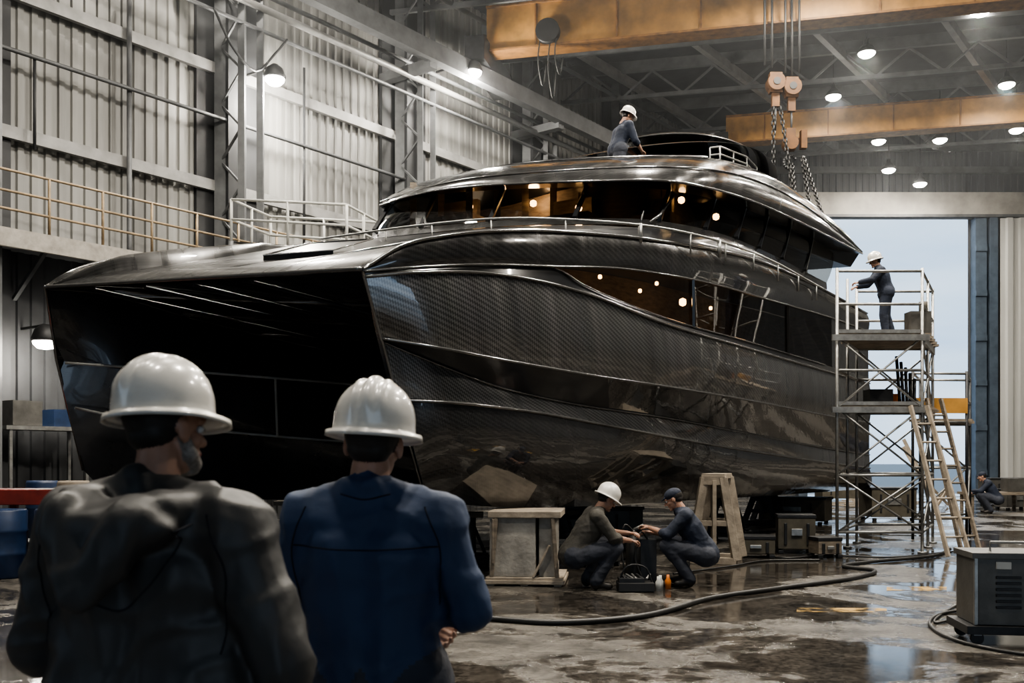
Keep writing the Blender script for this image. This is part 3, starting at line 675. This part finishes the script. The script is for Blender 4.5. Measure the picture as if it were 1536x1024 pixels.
mb.box(c+V((.12,0,.45)),(.72,.5,.56),'machine',R); mb.box(c+V((.12,0,.75)),(.76,.54,.05),'machine',R); mb.box(c+V((.12,0,.13)),(.86,.6,.07),'darkmetal',R)
for k in range(6): mb.box(c+R@V((-.09,-.256,.32+.05*k))+V((.12,0,0)),(.2,.02,.022),'darkmetal',R)
mb.box(c+R@V((-.13,-.258,.67))+V((.12,0,0)),(.12,.02,.06),'white',R); mb.box(c+R@V((.16,-.256,.5))+V((.12,0,0)),(.24,.02,.35),'greymetal',R)
for sx in(-.35,.35): mb.box(c+R@V((sx,-.255,.45))+V((.12,0,0)),(.03,.03,.56),'steel',R)
for k in range(3): p=c+V((.12,0,0))+R@V((.1+.07*k,-.27,.62)); mb.cyl(p,p+R@V((0,-.04,0)),.022,'rubber',seg=12)
p0=c+R@V((-.22,-.2,.78))+V((.12,0,0)); mb.tube([p0,p0+V((0,0,.08)),p0+R@V((.5,0,.08)),p0+R@V((.5,0,0))],.014,'steel')
mb.build('cabinet',gr,.006)
mb=MB()
for sx in(-.33,.33):
    for sy in(-.22,.22): p=c+V((.12,0,.055))+R@V((sx,sy,0)); mb.cyl(p-R@V((0,.02,0)),p+R@V((0,.02,0)),.053,'rubber',seg=14); mb.box(p+V((0,0,.05)),(.06,.06,.05),'steel',R)
mb.build('casters',gr)
mb=MB(); c=V((1.5,12.45,0))
mb.lathe(c+V((.02,0,0)),[(.09,0),(.1,.02),(.1,.5),(.07,.58),(.03,.62),(.03,.68)],'rubber',16); mb.box(c+V((.2,.05,.28)),(.2,.2,.56),'darkmetal'); mb.cyl(c+V((.02,0,.68)),c+V((.14,-.02,.74)),.02,'steel')
mb.tube(smooth3([c+V((.02,0,.66)),c+V((-.1,-.1,.75)),c+V((-.14,-.12,.45)),c+V((-.1,-.16,.12))],20),.012,'rubber')
mb.tube(smooth3([c+V((.2,0,.56)),c+V((.1,-.1,.66)),c+V((.02,-.16,.35)),c+V((.1,-.2,.1))],20),.012,'rubber'); mb.build('pressure_pump')
mb=MB(); c=V((1.46,11.8,0)); mb.box(c+V((0,0,.06)),(.42,.3,.1),'rubber'); mb.box(c+V((-.05,0,.13)),(.3,.2,.06),'darkmetal')
for k in range(6): a=random.uniform(-.15,.15); mb.cyl(c+V((a,-.05,.15)),c+V((a+random.uniform(-.1,.1),.08,.19)),.015,'steel' if k%2 else 'darkmetal')
mb.tube(smooth3([c+V((-.2,0,.1)),c+V((-.1,-.05,.3)),c+V((.12,0,.28)),c+V((.2,0,.1))],12),.012,'darkmetal'); mb.build('tool_tray',None,.005)
for x,y in((1.78,11.95),(1.88,12.0),(1.74,11.83)):
    mb=MB(); mb.lathe((x,y,0),[(.035,0),(.037,.1),(.02,.13),(.018,.17)],'white' if x<1.8 else 'orange',12); mb.build('spray_bottle')
# left clutter
mb=MB(); mb.box((-7.45,14.6,1.02),(2.1,.8,.22),'red')
for sx in(-.9,0,.9): mb.box((-7.45+sx,14.3,.46),(.1,.1,.9),'red'); mb.box((-7.45+sx,14.9,.46),(.1,.1,.9),'red')
mb.box((-7.45,14.6,.35),(2.0,.7,.06),'darkmetal'); mb.build('red_workbench',None,.01)
for x,y in((-6.75,13.2),(-6.1,13.4)):
    mb=MB(); mb.lathe((x,y,0),[(.28,0),(.3,.02),(.3,.3),(.31,.32),(.3,.34),(.3,.6),(.31,.62),(.3,.64),(.3,.88),(.28,.9),(.26,.88)],'blue',24); mb.build('oil_drum')
for x,y in((-9.2,19.5),(-8.5,19.3)):
    mb=MB(); mb.lathe((x,y,0),[(.28,0),(.3,.02),(.3,.6),(.31,.62),(.3,.64),(.3,1.1),(.28,1.15)],'blue' if x<-9 else 'wood',20); mb.build('oil_drum')
mb=MB(); p=W(-2.9,.35,3.3); R=rz(53.1); mb.box(p,(.9,.3,1.1),'greymetal',R); mb.box(p+WN*.17,(.8,.03,1.0),'machine',R); mb.cyl(p+V((0,0,.5)),p+V((0,0,2.4)),.03,'greymetal'); mb.build('electrical_cabinet')
mb=MB(); mb.box(W(1.2,.7,2.2),(1.8,.8,.08),'steel',R)
for s in(-.8,.8):
    for s2_ in(-.35,.35): mb.box(W(1.2+s,.7+s2_,1.1),(.06,.06,2.2),'steel',R)
mb.box(W(.8,.7,2.5),(.6,.5,.5),'machine',R); mb.box(W(1.6,.7,2.42),(.5,.5,.36),'blue',R); mb.build('storage_rack')
# far right clutter
mb=MB(); mb.box((14.6,30.2,.55),(1.8,.9,.08),'wood')
for sx in(-.8,.8):
    for sy in(-.35,.35): mb.box((14.6+sx,30.2+sy,.26),(.08,.08,.52),'wood')
mb.box((15.2,30.2,.8),(.5,.5,.4),'machine'); mb.build('low_workbench')
mb=MB()
for k in range(5): mb.beam((12.0+.25*k,31+.1*k,.04+.045*k),(10.7+.2*k,34,.04+.045*k),.14,.04,'palewood')
mb.build('timber_stack')
for x,y,h in((14.1,33.0,2.0),(14.9,35,2.3)):
    mb=MB(); mb.beam((x,y,.06),(x-.9,y+.6,h),.05,.12,'palewood'); mb.beam((x,y,.06),(x+.5,y+.3,.6),.05,.1,'palewood'); mb.beam((x-.5,y+.33,1.1),(x+.5,y+.3,.05),.04,.08,'wood'); mb.build('timber_prop')
gear('equipment_crate',(16.8,34,0),(1.4,.8,.9),5,'machine'); gear('equipment_crate',(9.8,26,0),(1.2,.8,.8),5,'greenbox'); gear('equipment_crate',(12.5,38,0),(1.6,1,1.0),0,'greenbox')

# ------------------------------------------------------------------ people
def capsule(mb,a,ra,b_,rb,seg=14):
    a=V(a);b_=V(b_); d=(b_-a); d=d.normalized() if d.length>1e-5 else V((0,0,1))
    u=d.cross(V((0,0,1)) if abs(d.z)<.9 else V((1,0,0))).normalized(); w=d.cross(u); rings=[]
    for k in range(1,5): t=-math.pi/2+math.pi/2*k/4; rings.append((a+d*(ra*math.sin(t)),ra*math.cos(t)))
    for k in range(0,4): t=math.pi/2*k/4; rings.append((b_+d*(rb*math.sin(t)),rb*math.cos(t)))
    o=len(mb[0]); mb[0].append(a-d*ra)
    for c,r in rings:
        for i in range(seg): t=2*math.pi*i/seg; mb[0].append(c+u*(r*math.cos(t))+w*(r*math.sin(t)))
    mb[0].append(b_+d*rb); e=len(mb[0])-1
    for i in range(seg): mb[1].append((o,o+1+(i+1)%seg,o+1+i)); mb[1].append((e,e-seg+i,e-seg+(i+1)%seg))
    for k in range(len(rings)-1):
        for i in range(seg):
            p=o+1+k*seg+i;q=o+1+k*seg+(i+1)%seg; mb[1].append((p,q,q+seg,p+seg))
def ellips(mb,c,r,R=None,seg=20,rg=12):
    c=V(c);R=R or Matrix.Identity(3); o=len(mb[0]); mb[0].append(c+R@V((0,0,-r[2])))
    for k in range(1,rg):
        t=-math.pi/2+math.pi*k/rg
        for i in range(seg): a=2*math.pi*i/seg; mb[0].append(c+R@V((r[0]*math.cos(t)*math.cos(a),r[1]*math.cos(t)*math.sin(a),r[2]*math.sin(t))))
    mb[0].append(c+R@V((0,0,r[2]))); e=len(mb[0])-1
    for i in range(seg): mb[1].append((o,o+1+(i+1)%seg,o+1+i)); mb[1].append((e,e-seg+i,e-seg+(i+1)%seg))
    for k in range(rg-2):
        for i in range(seg):
            p=o+1+k*seg+i;q=o+1+k*seg+(i+1)%seg; mb[1].append((p,q,q+seg,p+seg))
def fused(name,prims,voxel,mats,smooth=4,parent=None,folds=None,ground=False,M4=None):
    mb=([],[])
    for p in prims:
        if p[0]=='c': capsule(mb,*p[1:5])
        else: ellips(mb,p[1],p[2],p[3])
    me=bpy.data.meshes.new('tmp'); me.from_pydata([tuple(v) for v in mb[0]],[],mb[1])
    ob=bpy.data.objects.new('tmp',me); scene.collection.objects.link(ob)
    rm=ob.modifiers.new('r','REMESH'); rm.mode='VOXEL'; rm.voxel_size=voxel
    sm=ob.modifiers.new('s','SMOOTH'); sm.factor=.5; sm.iterations=smooth
    dg=bpy.context.evaluated_depsgraph_get(); me2=bpy.data.meshes.new_from_object(ob.evaluated_get(dg)); bpy.data.objects.remove(ob)
    nv=len(me2.vertices); co=np.empty(nv*3); me2.vertices.foreach_get('co',co); co=co.reshape(-1,3)
    nf=len(me2.polygons); fc=np.empty(nf*3); me2.polygons.foreach_get('center',fc); fc=fc.reshape(-1,3)
    def lab(pts):
        best=np.full(len(pts),1e9); li=np.zeros(len(pts),int)
        for p in prims:
            if p[0]=='c':
                a=np.array(p[1]);b_=np.array(p[3]);ab=b_-a;L=max(ab@ab,1e-9); t=np.clip((pts-a)@ab/L,0,1)
                d=np.linalg.norm(pts-(a+t[:,None]*ab),axis=1)-(p[2]+(p[4]-p[2])*t); k=p[5]
            else:
                R=np.array(p[3] if p[3] is not None else Matrix.Identity(3)); q=(pts-np.array(p[1]))@R; r=np.array(p[2]); d=(np.linalg.norm(q/r,axis=1)-1)*r.min(); k=p[4]
            w=d<best; best[w]=d[w]; li[w]=mats.index(k)
        return li
    if folds:
        vl=lab(co); nr=np.empty(nv*3); me2.vertices.foreach_get('normal',nr); nr=nr.reshape(-1,3)
        for i in range(nv):
            k=mats[vl[i]]
            amp=folds.get(k,0)
            if amp:
                x,y,z=co[i]
                q=noise.noise(V((x*3+7,y*3,z*5+x*3)))
                # long drape folds: run mostly down the cloth, slanting towards the sides
                r1=1-abs(noise.noise(V((x*8+z*1.5,y*8,z*2.2))))*3.2
                r2=1-abs(noise.noise(V((x*3+z*6,y*4-3,z*9-x*5))))*3.5
                co[i]+=nr[i]*amp*(q*.7+max(r1,0)*.55+max(r2,0)*.45-.35)
    if ground: co[:,2]=np.maximum(co[:,2],0)
    me2.vertices.foreach_set('co',co.ravel())
    me2.materials.clear()
    for k in mats: me2.materials.append(M[k])
    me2.polygons.foreach_set('material_index',lab(fc).astype(np.int32)); me2.polygons.foreach_set('use_smooth',np.ones(nf,bool)); me2.update()
    me2.name=name; o=bpy.data.objects.new(name,me2); scene.collection.objects.link(o)
    if parent: o.parent=parent
    if M4 is not None: o.matrix_local=M4
    return o
M['skin']=mat('skin',(.40,.23,.16),.5,0,.15,20); M['lip']=mat('lip',(.30,.12,.10),.5)
M['hair']=mat('dark_hair',(.02,.017,.015),.6,0,.4,40); M['greyhair']=mat('grey_hair',(.26,.24,.22),.7,0,.5,60,bump=.4,bscale=120)
M['navy']=mat('navy_cloth',(.014,.021,.04),.8,0,.3,6,bump=.35,bscale=30); M['navyjacket']=mat('navy_jacket',(.026,.052,.115),.7,0,.2,3,bump=.25,bscale=7,bdist=.03)
M['greyjacket']=mat('charcoal_jacket',(.045,.045,.045),.52,0,.2,3,bump=.2,bscale=7,bdist=.03); M['olive']=mat('grey_shirt',(.06,.056,.048),.8,0,.3,6,bump=.35,bscale=30)
M['seam']=mat('seam_thread',(.006,.008,.014),.9)
M['trouser']=mat('dark_trousers',(.035,.04,.055),.8,0,.3,6,bump=.3,bscale=30); M['boot']=mat('leather_boot',(.02,.016,.013),.5,0,.3,10)
M['hat']=mat('hard_hat_white',(.70,.68,.63),.3,0,.18,7,coat=.7); M['eye']=mat('eye_white',(.6,.6,.58),.3); M['iris']=mat('iris',(.03,.02,.015),.2)
def head(parent,c,yaw,pitch,roll,hat,beard=False,hatmat='hat',hs=1):
    Mh=Matrix.Translation(V(c))@Matrix.Rotation(math.radians(yaw),4,'Z')@Matrix.Rotation(math.radians(roll),4,'Y')@Matrix.Rotation(math.radians(pitch),4,'X')@Matrix.Scale(hs,4)
    pr=[('e',(0,-.01,.03),(.076,.096,.09),None,'skin'),('e',(0,.022,-.045),(.058,.07,.075),None,'skin'),('c',(-.012,.07,-.098),.022,(.012,.07,-.098),.022,'greyhair' if beard else 'skin'),
        ('c',(0,.09,.005),.009,(0,.113,-.028),.014,'skin'),('c',(-.012,.098,-.032),.009,(.012,.098,-.032),.009,'skin'),
        ('e',(.078,-.005,-.012),(.011,.02,.032),None,'skin'),('e',(-.078,-.005,-.012),(.011,.02,.032),None,'skin'),
        ('c',(-.036,.083,.024),.012,(.036,.083,.024),.012,'skin'),('c',(-.042,.093,.028),.004,(-.016,.097,.029),.004,'hair'),('c',(.042,.093,.028),.004,(.016,.097,.029),.004,'hair'),
        ('c',(-.02,.089,-.062),.007,(.02,.089,-.062),.007,'lip'),('e',(.04,.055,-.03),(.022,.028,.022),None,'skin'),('e',(-.04,.055,-.03),(.022,.028,.022),None,'skin'),
        ('e',(0,-.028,.03),(.081,.088,.086),None,'hair'),('e',(0,-.05,-.02),(.066,.05,.045),None,'hair')]
    if beard: pr+=[('c',(-.055,.03,-.07),.022,(-.02,.07,-.09),.022,'greyhair'),('c',(.055,.03,-.07),.022,(.02,.07,-.09),.022,'greyhair'),('c',(.066,.005,-.03),.014,(.057,.03,-.07),.02,'greyhair'),('c',(-.066,.005,-.03),.014,(-.057,.03,-.07),.02,'greyhair')]
    pr.append(('c',(0,-.02,-.07),.056,(0,-.035,-.17),.06,'skin'))
    fused('head',pr,.005,['skin','hair','greyhair','lip'],3,parent,M4=Mh)
    mb=MB()
    for s in(-1,1):
        mb.lathe((.031*s,.083,.002),[(.002,-.011),(.008,-.008),(.0115,0),(.008,.008),(.002,.011)],'eye',10); mb.lathe((.031*s,.0935,.002),[(.001,-.005),(.004,-.003),(.005,0),(.004,.003),(.001,.005)],'iris',8)
    e=mb.build('eyes'); e.parent=parent; e.matrix_local=Mh@Matrix.Translation(e.location)
    if hat=='helmet':
        mb=MB(); m_=72; prof=[]
        for k in range(15): a=math.pi/2*(1-k/14)+.0001; prof.append(('d',math.cos(a),math.sin(a)))
        for k,(t,cr1,sr1) in enumerate(prof):
            for i in range(m_):
                ph=2*math.pi*i/m_; x=math.sin(ph)*.114*cr1; y=math.cos(ph)*.13*cr1; z=.128*sr1**.92
                fade=max(0,min(1,(sr1-.12)/.25)); rib=0
                for xc,wd,hh in((0,.013,.009),(.038,.008,.006),(-.038,.008,.006)): rib+=hh*math.exp(-((x-xc)/wd)**4)
                nrm=V((x/.0135,y/.0188,z/.0164)).normalized() if k else V((0,0,1)); p=V((x,y,z))+nrm*rib*fade; mb.v.append(p)
        for rr,zz in((.001,-.018),(.004,-.026)):
            for i in range(m_): ph=2*math.pi*i/m_; mb.v.append(V((math.sin(ph)*(.114+rr),math.cos(ph)*(.13+rr),zz)))
        for q,zz in((.6,-.030),(.95,-.036),(1.0,-.030),(.97,-.042)):
            for i in range(m_):
                ph=2*math.pi*i/m_; w=.020+.028*max(0,math.cos(ph))**2; mb.v.append(V((math.sin(ph)*(.117+w*q),math.cos(ph)*(.134+w*q),zz-.008*max(0,math.cos(ph)))))
        tot=len(mb.v)//m_
        for k in range(tot-1):
            for i in range(m_): j=(i+1)%m_; mb.face((k*m_+i,(k+1)*m_+i,(k+1)*m_+j,k*m_+j),hatmat,sm=True)
        o_=mb.build('hard_hat',origin=(0,0,0)); so=o_.modifiers.new('s','SOLIDIFY'); so.thickness=.004; so.offset=-1
        o_.parent=parent; o_.matrix_local=Mh@Matrix.Translation((0,-.006,.055))
    elif hat=='cap':
        pr=[('e',(0,-.012,.05),(.086,.105,.075),None,'navy'),('c',(-.04,.09,.045),.012,(.04,.09,.045),.012,'navy'),('c',(-.03,.13,.035),.008,(.03,.13,.035),.008,'navy'),('c',(-.035,.11,.04),.009,(.035,.11,.04),.009,'navy')]
        fused('cap',pr,.006,['navy'],2,parent,M4=Mh)
def hand(parent,w,d,nrm,thumb=1,curl=35,mk='skin'):
    w=V(w);d=V(d).normalized();nrm=V(nrm); nrm=(nrm-d*nrm.dot(d)).normalized(); lat=d.cross(nrm).normalized()*thumb; pr=[('c',w-d*.03,.027,w+d*.02,.024,mk)]
    for i,L in enumerate((.070,.078,.072,.056)):
        off=lat*((1.5-i)*.0195); a=w+d*.015+off*.7; k=w+d*.088+off-nrm*.002; pr.append(('c',a,.014,k,.0115,mk)); p=k; ang=curl*.6
        for j,fr1 in enumerate((.45,.3,.25)):
            t=math.radians(ang); dd=d*math.cos(t)+nrm*math.sin(t); q=p+dd*(L*fr1*1.05); pr.append(('c',p,.0095-.001*j,q,.0085-.001*j,mk)); p=q; ang+=curl
    p=w+d*.02+lat*.025; q=p+(d*.55+lat*.7+nrm*.35).normalized()*.04; pr.append(('c',p,.014,q,.011,mk)); r=q+(d*.85+lat*.15+nrm*.5).normalized()*.032; pr.append(('c',q,.0105,r,.0085,mk))
    fused('hand',pr,.0042,[mk],2,parent)
def person(name,loc,yaw,J,top,pants,hat,scale=1,bulk=1,hd=(0,0,0),beard=False,extra=[],voxel=.013,folds=.006,hands=(1,1),hdir=None,hs=1,seams=None,bare=False):
    r=empty(name,loc); r.rotation_euler=(0,0,math.radians(yaw)); r.scale=(scale,)*3
    g=lambda k:V(J[k])
    pel,ch,nk=g('pel'),g('chest'),g('neck'); ls,rs,le,re,lw,rw=[g(k) for k in('ls','rs','le','re','lw','rw')]; lh,rh,lk,rk,la,ra=[g(k) for k in('lh','rh','lk','rk','la','ra')]
    wa=pel.lerp(ch,.45); hx=(rh-lh).normalized(); sx=(rs-ls).normalized(); b=bulk
    pr=[('c',lh,.115*b,rh,.115*b,pants),('c',pel-hx*.06,.118*b,wa-hx*.055,.108*b,top),('c',pel+hx*.06,.118*b,wa+hx*.055,.108*b,top),
        ('c',wa-hx*.055,.108*b,ch-sx*.075,.118*b,top),('c',wa+hx*.055,.108*b,ch+sx*.075,.118*b,top),('c',ls,.072*b,rs,.072*b,top),('c',ls.lerp(rs,.25),.085*b,ch-sx*.07,.115*b,top),('c',rs.lerp(ls,.25),.085*b,ch+sx*.07,.115*b,top),('c',ch,.1*b,nk,.066*b,top),
        ('c',ls.lerp(nk,.15),.06*b,nk,.062*b,top),('c',rs.lerp(nk,.15),.06*b,nk,.062*b,top)]
    for s,e,w in((ls,le,lw),(rs,re,rw)):
        pr.append(('c',s,.069*b,e,.052*b,top))
        if bare: pr+=[('c',e,.053*b,e.lerp(w,.22),.052*b,top),('c',e.lerp(w,.25),.042,w,.029,'skin')]
        else: pr.append(('c',e,.052*b,w.lerp(e,.08),.038*b,top))
    for h,k,a in((lh,lk,la),(rh,rk,ra)): pr+=[('c',h,.1*b,k,.07*b,pants),('c',k,.07*b,a,.056*b,pants)]
    for a,t in((la,g('lt')),(ra,g('rt'))):
        pr+=[('c',a+V((0,0,.03)),.05,V((a.x,a.y,.05)) if a.z<.2 else a,.048,'boot'),('c',a-(V(t)-a).normalized()*.02+V((0,0,-.035)),.046,t,.037,'boot')]
    pr+=extra
    labs=list(dict.fromkeys([p[5] if p[0]=='c' else p[4] for p in pr]))
    body=fused('body',pr,voxel,labs,4,r,{top:folds,pants:folds*.9},True)
    if seams:
        bpy.context.view_layer.update(); mb=MB()
        for line in seams:
            pts=smooth3([V((x,0,z)) for x,z in line],30); hit=[]
            for p in pts:
                ok,loc_,nr_,ix=body.ray_cast(V((p.x,-1,p.z)),V((0,1,0)))
                if ok: hit.append(loc_-V((0,.0005,0)))
            if len(hit)>3: mb.tube(hit,.0022,'seam',5)
        so=mb.build('seams',origin=(0,0,0)); so.parent=r; so.location=(0,0,0)
    head(r,g('head'),*hd,hat,beard,hs=hs)
    hdir=hdir or {}
    if hands[0]: d,nn,cu=hdir.get('l',(lw-le,(0,0,-1),35)); hand(r,lw,d,nn,1,cu)
    if hands[1]: d,nn,cu=hdir.get('r',(rw-re,(0,0,-1),35)); hand(r,rw,d,nn,-1,cu)
    return r
stand=dict(pel=(0,0,.95),chest=(0,.0,1.27),neck=(0,-.02,1.46),head=(0,.02,1.62),ls=(-.185,-.01,1.39),rs=(.185,-.01,1.39),lh=(-.095,0,.92),rh=(.095,0,.92),lk=(-.11,.02,.5),rk=(.11,.02,.5),la=(-.12,-.02,.09),ra=(.12,-.02,.09),lt=(-.13,.13,.045),rt=(.13,.13,.045),
    le=(-.27,.02,1.1),re=(.27,.02,1.1),lw=(-.1,.2,1.05),rw=(.1,.22,1.08))
J1=dict(stand,ls=(-.215,-.01,1.385),rs=(.215,-.01,1.385),le=(-.34,.0,1.09),re=(.35,-.01,1.08),lw=(-.16,.23,.98),rw=(.16,.24,1.01),head=(.01,.03,1.625))
hood=[('c',(-.13,-.02,1.44),.05,(-.10,-.12,1.44),.055,'greyjacket'),('c',(-.10,-.12,1.44),.055,(0,-.165,1.40),.06,'greyjacket'),('c',(0,-.165,1.40),.06,(.10,-.12,1.44),.055,'greyjacket'),('c',(.13,-.02,1.44),.05,(.10,-.12,1.44),.055,'greyjacket'),
  ('c',(-.13,-.02,1.45),.042,(-.06,.09,1.42),.035,'greyjacket'),('c',(.13,-.02,1.45),.042,(.06,.09,1.42),.035,'greyjacket'),('c',(-.09,-.19,1.42),.055,(0,-.25,1.27),.05,'greyjacket'),('c',(.09,-.19,1.42),.055,(0,-.25,1.27),.05,'greyjacket'),('e',(0,-.17,1.40),(.17,.08,.06),None,'greyjacket'),
  ('c',(-.16,0,.80),.14,(.16,0,.80),.14,'greyjacket'),('c',(-.16,0,.80),.15,(-.12,0,1.15),.13,'greyjacket'),('c',(.16,0,.80),.15,(.12,0,1.15),.13,'greyjacket')]
person('observer_in_hooded_jacket',(-.84,2.34,0),-16,J1,'greyjacket','trouser','helmet',1.0,1.34,(-18,-4,-6),True,hood,.010,.017,hs=.92,
   seams=[[(-.2,1.43),(-.245,1.3),(-.225,1.12)],[(.2,1.43),(.245,1.3),(.225,1.12)],[(-.17,1.41),(-.09,1.27),(0,1.215),(.09,1.27),(.17,1.41)]])
J2=dict(stand,ls=(-.19,-.01,1.37),rs=(.19,-.01,1.37),le=(-.285,.02,1.12),re=(.285,.0,1.12),lw=(.10,.17,1.06),rw=(-.1,.22,1.1),head=(-.005,.02,1.60),neck=(0,-.02,1.45))
col=[('c',(-.07,-.04,1.475),.028,(0,-.085,1.48),.028,'navyjacket'),('c',(0,-.085,1.48),.028,(.07,-.04,1.475),.028,'navyjacket'),('c',(-.07,-.04,1.475),.028,(-.05,.05,1.45),.026,'navyjacket'),('c',(.07,-.04,1.475),.028,(.05,.05,1.45),.026,'navyjacket'),
  ('c',(-.11,0,.84),.13,(.11,0,.84),.13,'navyjacket')]
person('observer_in_navy_jacket',(-.40,2.88,0),-8,J2,'navyjacket','trouser','helmet',1.0,1.24,(2,-3,3),False,col,.010,.017,hdir={'l':((.8,-.35,-.35),(0,-.5,.3),30)},
   seams=[[(-.21,1.31),(-.1,1.305),(0,1.30),(.1,1.305),(.21,1.31)],[(-.17,1.42),(-.215,1.3),(-.2,1.14)],[(.17,1.42),(.215,1.3),(.2,1.14)],[(-.07,1.455),(0,1.44),(.07,1.455)]])
squat=dict(pel=(0,-.22,.37),chest=(0,-.02,.67),neck=(0,.08,.85),head=(0,.17,.98),ls=(-.18,.03,.80),rs=(.18,.03,.80),lh=(-.1,-.2,.36),rh=(.1,-.2,.36),lk=(-.19,.22,.5),rk=(.17,.24,.46),la=(-.15,-.03,.1),ra=(.14,.02,.1),lt=(-.17,.12,.045),rt=(.16,.17,.045),
    le=(-.23,.22,.60),re=(.23,.2,.57),lw=(-.08,.42,.60),rw=(.09,.41,.53))
person('crouching_technician_in_hard_hat',(.96,12.02,0),-84,squat,'olive','trouser','helmet',1.1,1.22,(8,-28,0),voxel=.012,folds=.012,bare=True)
sq2=dict(squat,lk=(-.18,.23,.47),rk=(.19,.2,.5),lw=(-.05,.43,.66),rw=(.1,.42,.6),head=(0,.16,.99))
person('crouching_technician_in_cap',(2.17,12.3,0),80,sq2,'navy','trouser','cap',1.08,1.2,(-5,-25,0),voxel=.012,folds=.012,bare=True)
lean=dict(stand,pel=(0,-.06,.95),chest=(0,.04,1.24),neck=(0,.09,1.41),head=(0,.15,1.55),ls=(-.19,.08,1.33),rs=(.19,.08,1.33),lh=(-.1,-.05,.92),rh=(.1,-.05,.92),lk=(-.11,.02,.5),rk=(.13,-.08,.5),la=(-.12,-.02,.09),ra=(.14,-.22,.09),lt=(-.13,.13,.045),rt=(.15,-.07,.045),le=(-.25,.26,1.15),re=(.25,.24,1.13),lw=(-.16,.48,1.12),rw=(.14,.46,1.08))
person('scaffold_worker',(6.62,17.75,3.675),82,lean,'navy','navy','helmet',.92,1.25,(0,-14,0))
rf=dict(lean,le=(-.24,.2,1.08),re=(.24,.18,1.06),lw=(-.14,.36,.93),rw=(.14,.36,.92),head=(0,.15,1.56))
person('roof_worker',(2.02,18.6,6.37),-70,rf,'navy','trouser','helmet',1.04,1.25,(0,-22,0),bare=True)
person('seated_worker',(13.9,29.0,0),70,squat,'navy','trouser','cap',1.1,1.2,(0,-15,0),voxel=.016,hands=(1,1))

# thin dust haze hanging under the roof, kept clear of the walls
m,nt,b=newmat('hall_haze'); nt.nodes.remove(b)
out=[q for q in nt.nodes if q.type=='OUTPUT_MATERIAL'][0]; vs=N(nt,'ShaderNodeVolumeScatter'); vs.inputs['Density'].default_value=.0024; vs.inputs['Anisotropy'].default_value=.4; vs.inputs['Color'].default_value=(.9,.95,1,1)
nt.links.new(vs.outputs[0],out.inputs['Volume']); M['haze']=m
mb=MB(); base=[W(-6,1.8),W(28.5,1.8),V((27,43,0)),V((27,16,0))]; z0_,z1_=9.0,16.2
mb.v=[V((p.x,p.y,z0_)) for p in base]+[V((p.x,p.y,z1_)) for p in base]
mb.face((0,1,2,3),'haze'); mb.face((7,6,5,4),'haze')
for i in range(4): j=(i+1)%4; mb.face((i,i+4,j+4,j),'haze')
mb.build('dust_haze')
# ------------------------------------------------------------------ world & camera
w=bpy.data.worlds.new('overcast_sky'); scene.world=w; w.use_nodes=True; nt=w.node_tree; bg=nt.nodes['Background']
tc=N(nt,'ShaderNodeTexCoord'); nz=N(nt,'ShaderNodeTexNoise'); nz.inputs['Scale'].default_value=2.5; nz.inputs['Detail'].default_value=6
mp=N(nt,'ShaderNodeMapping'); mp.inputs['Scale'].default_value=(1,1,4); nt.links.new(tc.outputs['Generated'],mp.inputs[0]); nt.links.new(mp.outputs[0],nz.inputs['Vector'])
cr=N(nt,'ShaderNodeValToRGB'); e=cr.color_ramp.elements; e[0].position=.35; e[0].color=(.30,.46,.66,1); e[1].position=.7; e[1].color=(.62,.74,.87,1)
nt.links.new(nz.outputs[0],cr.inputs[0]); nt.links.new(cr.outputs[0],bg.inputs[0]); bg.inputs[1].default_value=2.1
try: scene.view_settings.look='AgX - Medium High Contrast'
except Exception as ex: print(ex)
cam=bpy.data.cameras.new('camera'); co=bpy.data.objects.new('camera',cam); scene.collection.objects.link(co); scene.camera=co
co.location=(0,0,H); co.rotation_euler=(math.pi/2,0,0); cam.lens=35; cam.sensor_width=36; cam.shift_y=(HY-512)/1536; cam.clip_end=1000
cam.dof.use_dof=True; cam.dof.focus_distance=14; cam.dof.aperture_fstop=5
